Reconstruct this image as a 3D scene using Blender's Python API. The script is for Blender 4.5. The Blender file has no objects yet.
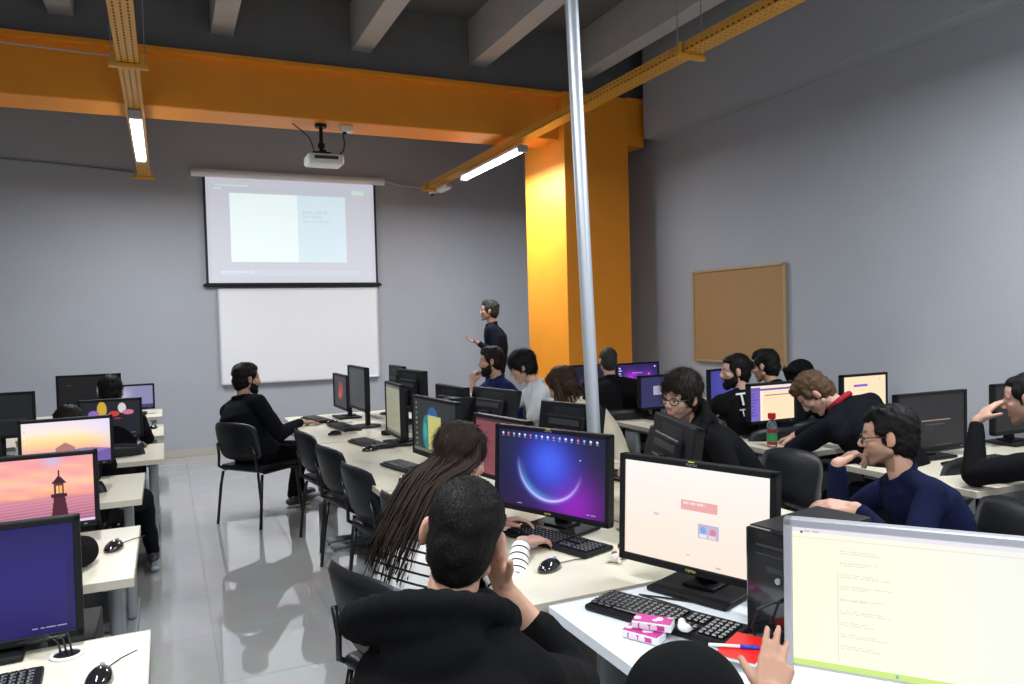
import bpy, bmesh, math, random
import numpy as np
from mathutils import Vector, Matrix, Euler
random.seed(7); rng = np.random.default_rng(7)
sc = bpy.context.scene
COL = sc.collection

# ------------------------------------------------------------------ camera, world, exposure
FPX = 758.0
yaw, pitch, roll = math.atan(346/758), math.radians(1.8), math.asin(.0258)
f_ = Vector((math.sin(yaw)*math.cos(pitch), math.cos(yaw)*math.cos(pitch), -math.sin(pitch)))
r_ = f_.cross(Vector((0, 0, 1))).normalized(); u_ = r_.cross(f_)
R_ = math.cos(roll)*r_ - math.sin(roll)*u_; U_ = math.sin(roll)*r_ + math.cos(roll)*u_
cam = bpy.data.objects.new('camera', bpy.data.cameras.new('camera')); COL.objects.link(cam)
M = Matrix((R_, U_, -f_)).transposed().to_4x4(); M.translation = Vector((0, 0, 1.6)); cam.matrix_world = M
cam.data.sensor_width = 36; cam.data.lens = FPX/1024*36; cam.data.clip_start = .05
sc.camera = cam
wd = bpy.data.worlds.new('world'); sc.world = wd; wd.use_nodes = True
wd.node_tree.nodes['Background'].inputs[0].default_value = (.78, .84, 1.0, 1)
wd.node_tree.nodes['Background'].inputs[1].default_value = .6
sc.view_settings.view_transform = 'Standard'; sc.view_settings.look = 'None'
sc.view_settings.exposure = 0.0; sc.view_settings.gamma = 1; sc.view_settings.use_curve_mapping = False
sc.cycles.use_denoising = True
sc.cycles.max_bounces = 7; sc.cycles.diffuse_bounces = 4; sc.cycles.caustics_reflective = False; sc.cycles.caustics_refractive = False
LAMP_W = 95.0      # watts per tube lamp
LAMP_E = 14.0      # brightness of the diffuser itself

# ------------------------------------------------------------------ helpers: tags, materials
def tag(o, label=None, cat=None, group=None, kind=None):
    if label: o['label'] = label
    if cat: o['category'] = cat
    if group: o['group'] = group
    if kind: o['kind'] = kind
    return o
def empty(name, loc, rz=0, label=None, cat=None, group=None):
    o = bpy.data.objects.new(name, None); COL.objects.link(o); o.location = loc; o.rotation_euler = (0, 0, rz)
    o.empty_display_size = .05
    return tag(o, label, cat, group)
def copy_tree(o, parent=None):
    c = o.copy(); COL.objects.link(c); c.parent = parent
    for ch in list(o.children): copy_tree(ch, c)
    return c
MATS = {}
def mat(name, col, rough=.5, metal=0, noise=0, nscale=40, bump=0, bscale=200, spec=.5, sss=0, coat=0, emit=None, es=1, sheen=0):
    if name in MATS: return MATS[name]
    m = bpy.data.materials.new(name); m.use_nodes = True; nt = m.node_tree; b = nt.nodes['Principled BSDF']
    b.inputs['Base Color'].default_value = (*col, 1); b.inputs['Roughness'].default_value = rough
    b.inputs['Metallic'].default_value = metal; b.inputs['Specular IOR Level'].default_value = spec
    if sss: b.inputs['Subsurface Weight'].default_value = sss; b.inputs['Subsurface Radius'].default_value = (.02, .008, .004)
    if coat: b.inputs['Coat Weight'].default_value = coat; b.inputs['Coat Roughness'].default_value = .08
    if sheen: b.inputs['Sheen Weight'].default_value = sheen
    if emit: b.inputs['Emission Color'].default_value = (*emit, 1); b.inputs['Emission Strength'].default_value = es
    tc = nt.nodes.new('ShaderNodeTexCoord')
    if noise:
        n = nt.nodes.new('ShaderNodeTexNoise'); n.inputs['Scale'].default_value = nscale; n.inputs['Detail'].default_value = 4
        nt.links.new(tc.outputs['Object'], n.inputs['Vector'])
        mx = nt.nodes.new('ShaderNodeMix'); mx.data_type = 'RGBA'
        mx.inputs[6].default_value = tuple(max(0, c*(1-noise)) for c in col)+(1,); mx.inputs[7].default_value = tuple(min(1, c*(1+noise)) for c in col)+(1,)
        nt.links.new(n.outputs['Fac'], mx.inputs[0]); nt.links.new(mx.outputs[2], b.inputs['Base Color'])
    if bump:
        n = nt.nodes.new('ShaderNodeTexNoise'); n.inputs['Scale'].default_value = bscale; n.inputs['Detail'].default_value = 3
        nt.links.new(tc.outputs['Object'], n.inputs['Vector'])
        bp = nt.nodes.new('ShaderNodeBump'); bp.inputs['Strength'].default_value = bump; bp.inputs['Distance'].default_value = .003
        nt.links.new(n.outputs['Fac'], bp.inputs['Height']); nt.links.new(bp.outputs[0], b.inputs['Normal'])
    MATS[name] = m; return m
def nodes(m): return m.node_tree.nodes, m.node_tree.links, m.node_tree.nodes['Principled BSDF']

WALL = mat('wall_paint', (.375, .388, .418), .75, noise=.05, nscale=2.5, bump=.15, bscale=60, spec=.25)
CEIL = mat('ceiling_paint', (.17, .163, .155), .85, noise=.12, nscale=5, bump=.25, bscale=30, spec=.2)
JOIST = mat('joist_paint', (.50, .48, .465), .85, noise=.10, nscale=6, bump=.3, bscale=25, spec=.2)
ORANGE = mat('orange_paint', (.86, .30, .018), .5, noise=.07, nscale=4, bump=.12, bscale=40, spec=.35)
BASEB = mat('cream_skirting_tile', (.45, .42, .37), .3, noise=.05)
TOP = mat('pale_beech_laminate', (.66, .60, .465), .32, noise=.04, nscale=25, spec=.4)
WTOP = mat('white_laminate', (.74, .77, .80), .3, noise=.02, spec=.4)
EDGE = mat('desk_edge_band', (.50, .45, .36), .5)
GREY = mat('grey_powder_coat', (.26, .28, .29), .45, bump=.1, metal=.2)
DGREY = mat('dark_grey_coat', (.03, .032, .035), .5)
BLACKP = mat('black_plastic', (.006, .006, .0065), .38, bump=.08, bscale=500)
BLACKM = mat('matte_black_plastic', (.007, .007, .008), .5, spec=.22, bump=.1, bscale=400)
KEYM = mat('black_keycaps', (.008, .008, .009), .35)
KEYL = mat('key_legends', (.22, .22, .22), .5)
GLOSSB = mat('glossy_black_plastic', (.01, .01, .011), .12, coat=.6)
SILVER = mat('silver_plastic', (.42, .42, .44), .35, metal=.3)
ALU = mat('brushed_aluminium', (.55, .58, .62), .42, metal=.7)
WHITEP = mat('white_plastic', (.75, .75, .73), .4)
LEATHER = mat('black_leatherette', (.009, .010, .012), .36, bump=.35, bscale=260, noise=.15, spec=.3)
TUBE = mat('black_steel_tube', (.012, .012, .014), .3, metal=.2)
REDP = mat('red_plastic', (.45, .01, .02), .35)
CABLE = mat('black_cable', (.01, .01, .01), .45)
WCABLE = mat('grey_white_cable', (.5, .5, .5), .5)

# ------------------------------------------------------------------ mesh builder
def basis(d):
    d = Vector(d).normalized(); a = Vector((0, 0, 1)) if abs(d.z) < .9 else Vector((1, 0, 0))
    x = d.cross(a).normalized(); return x, d.cross(x).normalized(), d
class MB:
    def __init__(s): s.v = []; s.f = []; s.m = []; s.mi = 0
    def add(s, vs, fs):
        o = len(s.v); s.v += [tuple(p) for p in vs]; s.f += [tuple(i+o for i in q) for q in fs]; s.m += [s.mi]*len(fs); return s
    def bm(s, bm, mtx=None):
        bm.verts.index_update()
        s.add([(mtx @ v.co) if mtx else v.co.copy() for v in bm.verts], [[v.index for v in f.verts] for f in bm.faces]); bm.free(); return s
    def box(s, c, d, rot=None, bev=0, seg=2):
        bm = bmesh.new(); bmesh.ops.create_cube(bm, size=1); bmesh.ops.scale(bm, vec=d, verts=bm.verts)
        if bev: bmesh.ops.bevel(bm, geom=list(bm.edges), offset=min(bev, min(d)*.49), segments=seg, affect='EDGES', profile=.5)
        R = (rot if isinstance(rot, Matrix) else Euler(rot or (0, 0, 0)).to_matrix()).to_4x4()
        return s.bm(bm, Matrix.Translation(c) @ R)
    def tube(s, pts, r, n=8, cap=True):
        pts = [Vector(p) for p in pts]; rs = [float(q) for q in r] if isinstance(r, (list, tuple)) else [float(r)]*len(pts); vs = []; fs = []
        x = None
        for i, p in enumerate(pts):
            d = (pts[min(i+1, len(pts)-1)]-pts[max(i-1, 0)]).normalized()
            if x is None: x, y, _ = basis(d)
            else: x = (x-d*x.dot(d)).normalized(); y = d.cross(x)
            for k in range(n):
                a = 2*math.pi*k/n; vs.append(p+rs[i]*(math.cos(a)*x+math.sin(a)*y))
        for i in range(len(pts)-1):
            for k in range(n): fs.append((i*n+k, i*n+(k+1) % n, (i+1)*n+(k+1) % n, (i+1)*n+k))
        if cap: fs.append(tuple(range(n))[::-1]); fs.append(tuple((len(pts)-1)*n+k for k in range(n)))
        return s.add(vs, fs)
    def ell(s, c, r, R=None, nu=16, nv=10):
        vs = []; fs = []; R = R or Matrix.Identity(3); r = (r, r, r) if isinstance(r, (int, float)) else r
        for j in range(1, nv):
            t = math.pi*j/nv
            for i in range(nu):
                a = 2*math.pi*i/nu; vs.append(Vector(c)+R @ Vector((r[0]*math.sin(t)*math.cos(a), r[1]*math.sin(t)*math.sin(a), r[2]*math.cos(t))))
        vs += [Vector(c)+R @ Vector((0, 0, r[2])), Vector(c)-R @ Vector((0, 0, r[2]))]; T, B = len(vs)-2, len(vs)-1
        for j in range(nv-2):
            for i in range(nu): fs.append((j*nu+i, (j+1)*nu+i, (j+1)*nu+(i+1) % nu, j*nu+(i+1) % nu))
        for i in range(nu): fs.append((T, i, (i+1) % nu)); fs.append((B, (nv-2)*nu+(i+1) % nu, (nv-2)*nu+i))
        return s.add(vs, fs)
    def cap(s, a, b, r0, r1=None, n=12):
        r1 = r0 if r1 is None else r1; a = Vector(a); b = Vector(b)
        s.ell(a, r0, nu=n, nv=8); s.ell(b, r1, nu=n, nv=8)
        if (b-a).length > 1e-4: s.tube([a, b], [r0*.99, r1*.99], n=n)
        return s
    def loft(s, rings):      # rings: (centre, xaxis, yaxis, rx, ry)
        n = 24; vs = []; fs = []
        for c, X, Y, rx, ry in rings:
            for k in range(n):
                a = 2*math.pi*k/n; ca, sa = math.cos(a), math.sin(a); e = .82
                vs.append(Vector(c)+X*rx*math.copysign(abs(ca)**e, ca)+Y*ry*math.copysign(abs(sa)**e, sa))
        for i in range(len(rings)-1):
            for k in range(n): fs.append((i*n+k, i*n+(k+1) % n, (i+1)*n+(k+1) % n, (i+1)*n+k))
        fs.append(tuple(range(n))[::-1]); fs.append(tuple((len(rings)-1)*n+k for k in range(n)))
        return s.add(vs, fs)
    def prism(s, poly, z0, z1):
        n = len(poly); vs = [(x, y, z0) for x, y in poly]+[(x, y, z1) for x, y in poly]
        fs = [tuple(range(n))[::-1], tuple(range(n, 2*n))]+[(i, (i+1) % n, (i+1) % n+n, i+n) for i in range(n)]
        return s.add(vs, fs)
    def build(s, name, mats, parent=None, smooth=False, bevel=0):
        me = bpy.data.meshes.new(name); me.from_pydata([tuple(v) for v in s.v], [], s.f)
        for m in (mats if isinstance(mats, (list, tuple)) else [mats]): me.materials.append(m)
        me.polygons.foreach_set('material_index', s.m)
        bm = bmesh.new(); bm.from_mesh(me); bmesh.ops.recalc_face_normals(bm, faces=bm.faces); bm.to_mesh(me); bm.free()
        if smooth: me.polygons.foreach_set('use_smooth', [True]*len(me.polygons)); 
        o = bpy.data.objects.new(name, me); COL.objects.link(o)
        if parent: o.parent = parent
        if smooth == 'auto':
            try: me.set_sharp_from_angle(angle=math.radians(35))
            except Exception: pass
        return o
def struct(name, o_or_mb, m=None):
    o = o_or_mb.build(name, m); o['kind'] = 'structure'; return o

# ------------------------------------------------------------------ the room
X0, X1, Y0, Y1, ZC = -3.6, 5.0, -3.0, 10.14, 4.62
fm = mat('floor_tiles', (.6, .6, .59), .09, spec=.85)
N, L, B = nodes(fm)
tc = N.new('ShaderNodeTexCoord'); mp = N.new('ShaderNodeMapping'); mp.inputs['Location'].default_value = (-.17, 0, 0)
br = N.new('ShaderNodeTexBrick'); br.offset = 0; br.inputs['Scale'].default_value = 1
br.inputs['Brick Width'].default_value = .6; br.inputs['Row Height'].default_value = .6; br.inputs['Mortar Size'].default_value = .0035
br.inputs['Mortar Smooth'].default_value = .1; br.inputs['Bias'].default_value = 0
br.inputs['Color1'].default_value = (.54, .53, .51, 1); br.inputs['Color2'].default_value = (.50, .49, .475, 1); br.inputs['Mortar'].default_value = (.27, .26, .24, 1)
nz = N.new('ShaderNodeTexNoise'); nz.inputs['Scale'].default_value = 3; nz.inputs['Detail'].default_value = 6
mx = N.new('ShaderNodeMix'); mx.data_type = 'RGBA'; mx.blend_type = 'MULTIPLY'; mx.inputs[0].default_value = .25
L.new(tc.outputs['Object'], mp.inputs[0]); L.new(mp.outputs[0], br.inputs['Vector']); L.new(tc.outputs['Object'], nz.inputs['Vector'])
L.new(br.outputs['Color'], mx.inputs[6]); L.new(nz.outputs['Color'], mx.inputs[7]); L.new(mx.outputs[2], B.inputs['Base Color'])
mr = N.new('ShaderNodeMapRange'); mr.inputs[3].default_value = .035; mr.inputs[4].default_value = .5
L.new(br.outputs['Fac'], mr.inputs[0]); L.new(mr.outputs[0], B.inputs['Roughness']); B.inputs['Coat Weight'].default_value = .7; B.inputs['Coat Roughness'].default_value = .03
struct('floor', MB().box(((X0+X1)/2, (Y0+Y1)/2, -.05), (X1-X0+.4, Y1-Y0+.4, .1)), fm)
struct('wall_back', MB().box(((X0+X1)/2, Y1+.1, ZC/2), (X1-X0+.4, .2, ZC)), WALL)
w = MB().box((X1+.1, (Y0+Y1)/2, ZC/2), (.2, Y1-Y0+.4, ZC))
w.box((X1-.11, (Y0+6.9)/2, (3.5+ZC)/2), (.22, 6.9-Y0, ZC-3.5)); w.box((X1-.07, (8.01+Y1)/2, (3.5+ZC)/2), (.14, Y1-8.01, ZC-3.5))
struct('wall_right', w, WALL)
struct('wall_left', MB().box((X0-.1, (Y0+Y1)/2, ZC/2), (.2, Y1-Y0+.4, ZC)), WALL)
struct('ceiling', MB().box(((X0+X1)/2, (Y0+Y1)/2, ZC+.06), (X1-X0+.4, Y1-Y0+.4, .12)), CEIL)
k = 0
for x in (-3.1, -1.88, -.68, .55, 1.79, 2.99, 4.2):
    for y0, y1 in ((Y0, 7.22), (7.64, Y1)):
        k += 1; struct('trim_%d' % k, MB().box((x, (y0+y1)/2, 4.17+.225), (.19, y1-y0, .45), bev=.008), JOIST)
struct('trim_20', MB().box(((X0+X1)/2, 7.43, (3.95+ZC)/2), (X1-X0, .44, ZC-3.95)), CEIL)         # grey cross beam
ob = MB().box(((X0+3.86)/2, 7.34, 3.71), (3.86-X0, .44, .48), bev=.01)
ob.box(((X0+3.86)/2, 7.09, 3.93), (3.86-X0, .10, .045), bev=.005)
struct('trim_21', ob, ORANGE)
struct('trim_22', MB().box((4.245, 7.475, 3.95/2), (.79, .95, 3.95), bev=.006), ORANGE)
struct('trim_23', MB().box((4.74, 7.42, 3.69), (.24, .80, .5), bev=.006).box((4.81, 7.42, 3.93), (.36, .86, .05)), ORANGE)
struct('baseboard_back', MB().box(((X0+X1)/2, Y1-.008, .045), (X1-X0, .016, .09), bev=.003), BASEB)
struct('baseboard_right', MB().box((X1-.008, (Y0+7)/2, .045), (.016, 7-Y0, .09), bev=.003), BASEB)
struct('baseboard_left', MB().box((X0+.008, (Y0+Y1)/2, .045), (.016, Y1-Y0-.04, .09), bev=.003), BASEB)

# ------------------------------------------------------------------ cable trays and lamps
def tray_mat():
    m = mat('perforated_yellow_steel', (.74, .36, .04), .4, metal=.1); N, L, B = nodes(m)
    tc = N.new('ShaderNodeTexCoord'); sp = N.new('ShaderNodeSeparateXYZ'); L.new(tc.outputs['Object'], sp.inputs[0])
    def M_(op, a, b=None, v=None):
        n = N.new('ShaderNodeMath'); n.operation = op
        if hasattr(a, 'links'): L.new(a, n.inputs[0])
        else: n.inputs[0].default_value = a
        if b is not None:
            if hasattr(b, 'links'): L.new(b, n.inputs[1])
            else: n.inputs[1].default_value = b
        return n.outputs[0]
    def per(o, p, off=0): return M_('ABSOLUTE', M_('SUBTRACT', M_('FRACT', M_('ADD', M_('DIVIDE', o, p), off)), .5))
    gy = M_('LESS_THAN', per(sp.outputs['Y'], .05), .24)
    gx = M_('LESS_THAN', per(sp.outputs['X'], .038, .5), .14)
    gz = M_('LESS_THAN', per(sp.outputs['Z'], .032, .0), .17)
    edge = M_('LESS_THAN', M_('ABSOLUTE', sp.outputs['X']), .058)
    hor = M_('MULTIPLY', M_('MULTIPLY', gy, gx), edge)
    ver = M_('MULTIPLY', M_('MULTIPLY', gy, gz), M_('GREATER_THAN', M_('ABSOLUTE', sp.outputs['X']), .0632))
    h = M_('MAXIMUM', hor, ver)
    tr = N.new('ShaderNodeBsdfTransparent'); ms = N.new('ShaderNodeMixShader'); out = N['Material Output']
    L.new(h, ms.inputs[0]); L.new(B.outputs[0], ms.inputs[1]); L.new(tr.outputs[0], ms.inputs[2]); L.new(ms.outputs[0], out.inputs['Surface'])
    return m
TRAYM = tray_mat(); YEL = mat('yellow_steel', (.74, .36, .04), .4, metal=.1)
def tray(x, y0, y1, z, label, brackets, rods):
    t = empty('cable_tray', (x, 0, z), 0, label, 'cable tray')
    b = MB(); ln = y1-y0; c = (y0+y1)/2
    b.box((0, c, .001), (.13, ln, .002)).box((-.0645, c, .034), (.002, ln, .066)).box((.0645, c, .034), (.002, ln, .066))
    b.box((-.058, c, .067), (.014, ln, .002)).box((.058, c, .067), (.014, ln, .002))
    b.build('channel', TRAYM, t); MB().box((0, c, .028), (.10, ln-.1, .044), bev=.018, seg=3).build('cable_bundle', CABLE, t)
    for y in brackets:
        MB().box((0, y, -.018), (.24, .045, .03), bev=.004).box((-.09, y, .03), (.02, .04, .075)).box((.09, y, .03), (.02, .04, .075)).build('bracket', YEL, t)
    for y in rods:
        for s in (-1, 1): MB().tube([(s*.1, y, -.03), (s*.1, y, ZC-z-.02)], .004, n=6).build('hanger_rod', GREY, t)
    MB().tube([(0, y1-.06, .012), (.01, y1+.03, .01), (.02, y1+.05, .04)], .008, n=6).build('cable', CABLE, t)
    return t
tray(-.16, -2.9, 9.9, 3.35, 'yellow perforated cable tray running overhead on the left', (9.78, 5.65, 1.2, -2.0), (5.65, 1.2, -2.0))
tray(3.28, -2.9, 9.85, 3.345, 'yellow perforated cable tray passing in front of the orange column', (9.6, 4.18, .4, -2.2), (4.18, .4, -2.2))
DIFF = mat('lit_diffuser', (.8, .8, .8), .4, emit=(.86, .93, 1.0), es=LAMP_E)
def lamp(x, y0, y1, z, label):
    t = empty('tube_lamp', (x, (y0+y1)/2, z), 0, label, 'lamp', 'tube lamps under the cable trays'); ln = y1-y0
    MB().box((0, 0, .022), (.10, ln, .03), bev=.008).build('lamp_body', WHITEP, t)
    MB().box((0, 0, -.006), (.085, ln-.08, .045), bev=.022, seg=3).build('diffuser', DIFF, t)
    for s in (-1, 1): MB().box((0, s*(ln/2-.015), 0), (.105, .04, .075), bev=.01).build('end_cap', SILVER, t)
    ld = bpy.data.lights.new('lamp_light', 'AREA'); ld.shape = 'RECTANGLE'; ld.size = .1; ld.size_y = ln-.1; ld.energy = LAMP_W; ld.color = (.88, .94, 1.0)
    ld.spread = math.pi
    lo = bpy.data.objects.new('lamp_light', ld); COL.objects.link(lo); lo.parent = t; lo.location = (0, 0, -.045)
    return t
lamp(-.16, 6.80, 8.6, 3.31, 'lit white tube lamp beside the hanging projector, left overhead tray')
lamp(3.28, 6.8, 8.45, 3.275, 'lit white tube lamp beside the orange column')
for x in (-.16, 3.28):
    for y in (1.2, -1.8): lamp(x, y, y+1.6, 3.27, 'lit tube lamp on the %s tray, %s' % ('left' if x < 0 else 'right', 'above the nearest desks' if y > 0 else 'farthest from the screen wall'))
t = empty('junction_box', (3.28, 9.15, 3.27), 0, 'small white box under the far end of the right cable tray', 'box')
MB().box((0, 0, 0), (.09, .34, .06), bev=.015).build('box_body', WHITEP, t); MB().box((0, -.18, 0), (.05, .03, .03), bev=.005).build('connector', GREY, t)
t = empty('dome_camera', (3.31, 9.68, 3.285), 0, 'small white dome camera under the end of the right cable tray', 'camera')
MB().tube([(0, 0, 0), (0, 0, .035)], .05, n=20).build('dome_base', WHITEP, t, True); MB().ell((0, 0, 0), (.036, .036, .03)).build('dome', GLOSSB, t, True)

# ------------------------------------------------------------------ back wall: projector screen, whiteboard, cables
def colour_mat(name, strength, rough=.35, base=0.02, coat=False):
    m = bpy.data.materials.new(name); m.use_nodes = True; N, L, B = nodes(m)
    a = N.new('ShaderNodeVertexColor'); a.layer_name = 'col'
    B.inputs['Base Color'].default_value = (base, base, base, 1); B.inputs['Roughness'].default_value = rough
    B.inputs['Specular IOR Level'].default_value = .25; L.new(a.outputs[0], B.inputs['Emission Color']); B.inputs['Emission Strength'].default_value = strength
    return m
def lin(c):
    c = np.asarray(c, float)/255.; return np.where(c <= .04045, c/12.92, ((c+.055)/1.055)**2.4)
class Pic:                        # a small picture computed on a grid, u right, v down, in 0..1
    def __init__(s, nx, ny, c):
        s.nx, s.ny = nx, ny; s.V, s.U = np.meshgrid((np.arange(ny)+.5)/ny, (np.arange(nx)+.5)/nx, indexing='ij')
        s.a = np.zeros((ny, nx, 3)); s.a[:] = lin(c)
    def vgrad(s, stops):
        p = [q[0] for q in stops]
        for k in range(3): s.a[..., k] = np.interp(s.V, p, [lin(q[1])[k] for q in stops])
    def mask(s, m, c, al=1.): m = np.clip(m, 0, 1)[..., None]*al; s.a = s.a*(1-m)+lin(c)*m
    def rect(s, u0, v0, u1, v1, c, al=1.): s.mask(((s.U >= u0)&(s.U < u1)&(s.V >= v0)&(s.V < v1)).astype(float), c, al)
    def disc(s, u, v, r, c, soft=.1, asp=1.6, al=1., ry=1.):
        d = np.hypot((s.U-u)*asp, (s.V-v)/ry); s.mask(np.clip((r-d)/(soft*r)+.5, 0, 1), c, al)
    def glow(s, u, v, r, c, al=1., asp=1.6, ry=1.): d = np.hypot((s.U-u)*asp, (s.V-v)/ry)/r; s.mask(np.exp(-d*d), c, al)
    def text(s, u0, v0, u1, v1, n, c, al=.7):
        h = (v1-v0)/n
        for i in range(n): 
            u = u0
            end = u0+(u1-u0)*random.uniform(.5, 1)
            while u < end: q = random.uniform(.01, .05); s.rect(u, v0+i*h, min(u+q, end), v0+i*h+h*.5, c, al); u += q+.008
def sheet(name, pic, w, h, m, parent=None, loc=(0, 0, 0), rot=(0, 0, 0)):      # picture plane in local XZ facing -Y
    nx, ny = pic.nx, pic.ny
    xs = np.linspace(-w/2, w/2, nx+1); zs = np.linspace(h/2, -h/2, ny+1)
    vs = [(x, 0, z) for z in zs for x in xs]; W = nx+1
    fs = [(j*W+i, (j+1)*W+i, (j+1)*W+i+1, j*W+i+1) for j in range(ny) for i in range(nx)]
    me = bpy.data.meshes.new(name); me.from_pydata(vs, [], fs); me.materials.append(m)
    ca = me.color_attributes.new('col', 'FLOAT_COLOR', 'CORNER'); a = np.ones((ny*nx, 4, 4)); a[:, :, :3] = pic.a.reshape(-1, 1, 3)
    ca.data.foreach_set('color', a.ravel())
    o = bpy.data.objects.new(name, me); COL.objects.link(o); o.parent = parent; o.location = loc; o.rotation_euler = rot; return o

YW = Y1
t = empty('projector_screen', (1.56, YW-.06, 2.8), 0, 'wide pull-down projector screen showing a pale slide above the whiteboard', 'screen')
MB().tube([(-1.21, 0, .68), (1.2, 0, .68)], .045, n=14).box((0, .01, .69), (2.4, .06, .08), bev=.01).build('case', WHITEP, t)
CLOTH = mat('screen_border', (.015, .015, .015), .7)
MB().box((0, .012, -.02), (2.16, .004, 1.34)).build('black_border', CLOTH, t)
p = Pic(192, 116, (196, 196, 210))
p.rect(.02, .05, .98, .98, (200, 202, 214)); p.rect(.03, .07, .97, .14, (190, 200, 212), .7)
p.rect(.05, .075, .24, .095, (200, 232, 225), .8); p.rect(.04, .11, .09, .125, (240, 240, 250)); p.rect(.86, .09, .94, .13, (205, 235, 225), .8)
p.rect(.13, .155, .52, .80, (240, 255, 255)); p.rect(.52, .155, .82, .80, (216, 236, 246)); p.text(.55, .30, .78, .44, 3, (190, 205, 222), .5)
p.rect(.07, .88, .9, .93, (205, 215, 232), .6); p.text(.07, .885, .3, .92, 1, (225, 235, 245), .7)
SCR = colour_mat('glowing_slide', .85, .8, .22)  # the projector's light on the cloth is put in as emission of the sheet
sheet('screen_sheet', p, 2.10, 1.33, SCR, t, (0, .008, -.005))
MB().box((0, 0, -.695), (2.2, .035, .05), bev=.012).tube([(-1.12, 0, -.70), (1.12, 0, -.70)], .016).build('bottom_bar', BLACKM, t)
t = empty('whiteboard', (1.62, YW-.02, 1.46), 0, 'blank white board mounted below the projector screen', 'whiteboard')
MB().box((0, 0, 0), (1.98, .018, 1.16)).build('board_surface', mat('whiteboard_enamel', (.80, .80, .81), .25, coat=.3), t)
fr = MB()
for s in (-1, 1): fr.box((s*1.0, -.004, 0), (.022, .03, 1.2), bev=.006); fr.box((0, -.004, s*.59), (2.02, .03, .022), bev=.006)
fr.build('frame', mat('whiteboard_frame', (.62, .63, .65), .35, metal=.3), t)
MB().box((0, -.03, -.60), (2.0, .05, .012), bev=.004).build('pen_tray', SILVER, t)
def cable(pts, r, label, m=WCABLE, name='cable'):
    return tag(MB().tube(pts, r, n=6).build(name, m, None, True), label, 'cable')
cable([(2.78, YW-.05, 3.5), (2.95, YW-.03, 3.46), (3.15, YW-.06, 3.44), (3.27, 9.83, 3.38)], .012, 'thin pale cable from the projector screen case to the tray end')
cable([(X0+.01, YW-.015, 3.56), (-2., YW-.015, 3.55), (-1.0, YW-.015, 3.50), (-.17, YW-.02, 3.45), (-.16, 9.95, 3.40)], .012, 'thin grey conduit along the back wall left of the projector screen', GREY, 'conduit')
cable([(X0+.01, 6.955, 3.82), (-1.8, 6.955, 3.83), (-.3, 6.955, 3.80), (-.17, 6.95, 3.45)], .007, 'thin white wire clipped across the orange beam')

t = empty('projector', (1.42, 7.28, 3.13), 0, 'white ceiling projector hanging on a black mount below the orange beam', 'projector')
MB().box((0, 0, 0), (.34, .25, .10), bev=.03, seg=3).box((0, .05, .045), (.30, .2, .03), bev=.01).build('projector_body', WHITEP, t, 'auto')
MB().tube([(-.09, .12, 0), (-.09, .15, 0)], .036, n=16).build('lens', GLOSSB, t)
MB().tube([(-.02, 0, .06), (-.02, 0, .335)], .018, n=10).tube([(-.02, 0, .31), (-.02, 0, .338)], .055, n=14).box((-.02, 0, .072), (.17, .05, .02)).box((-.02, 0, .08), (.06, .15, .02)).ell((-.02, 0, .14), (.035, .035, .035)).build('mount', BLACKM, t)
MB().tube([(-.1, -.05, .09), (-.13, -.02, .2), (-.2, 0, .27), (-.28, 0, .33)], .006).build('cable', CABLE, t); MB().tube([(.13, -.05, .05), (.18, -.04, .1), (.2, 0, .18), (.19, 0, .27)], .007).build('cable', CABLE, t)
MB().box((0, -.128, .01), (.22, .006, .03)).build('connector_panel', DGREY, t)
t = empty('socket_box', (1.64, 7.26, 3.44), 0, 'small white socket box on the beam beside the projector', 'box')
MB().box((0, 0, 0), (.12, .09, .06), bev=.012).build('socket_housing', WHITEP, t); MB().tube([(-.02, 0, -.03), (-.02, 0, -.05)], .02, n=12).build('plug', BLACKM, t)

# ------------------------------------------------------------------ cork board and pole
cm = mat('cork', (.37, .20, .075), .85, noise=.0)
N, L, B = nodes(cm); tc = N.new('ShaderNodeTexCoord'); vo = N.new('ShaderNodeTexNoise'); vo.inputs['Scale'].default_value = 110; vo.inputs['Detail'].default_value = 8
cr = N.new('ShaderNodeValToRGB'); cr.color_ramp.elements[0].color = (.33, .185, .075, 1); cr.color_ramp.elements[1].color = (.43, .25, .105, 1); cr.color_ramp.elements[0].position = .35; cr.color_ramp.elements[1].position = .7
L.new(tc.outputs['Object'], vo.inputs['Vector']); L.new(vo.outputs['Fac'], cr.inputs[0]); L.new(cr.outputs[0], B.inputs['Base Color'])
t = empty('cork_board', (X1-.02, 5.715, 1.57), 0, 'brown cork notice board with thin wooden frame on the right wall', 'notice board')
MB().box((0, 0, 0), (.012, 1.24, .88)).build('cork_panel', cm, t)
fr = MB()
for s in (-1, 1): fr.box((-.004, s*.63, 0), (.026, .024, .92), bev=.004); fr.box((-.004, 0, s*.45), (.026, 1.28, .024), bev=.004)
fr.build('frame', mat('pale_wood_frame', (.40, .27, .13), .5, noise=.15, nscale=30), t)
t = empty('service_pole', (1.735, 2.92, .75), 0, 'tall silver aluminium service pole rising from the middle desks to the ceiling', 'pole')
top = Vector((-.065, .09, 3.45))
MB().tube([(0, 0, 0), top], .03, n=20).build('pole_tube', ALU, t, 'auto')
MB().tube([(0, 0, 0), (0, 0, .03)], .05, n=20).build('pole_foot', GREY, t, 'auto'); MB().box((-.065, .09, 3.44), (.36, .12, .03), bev=.004).build('ceiling_plate', GREY, t)


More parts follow.
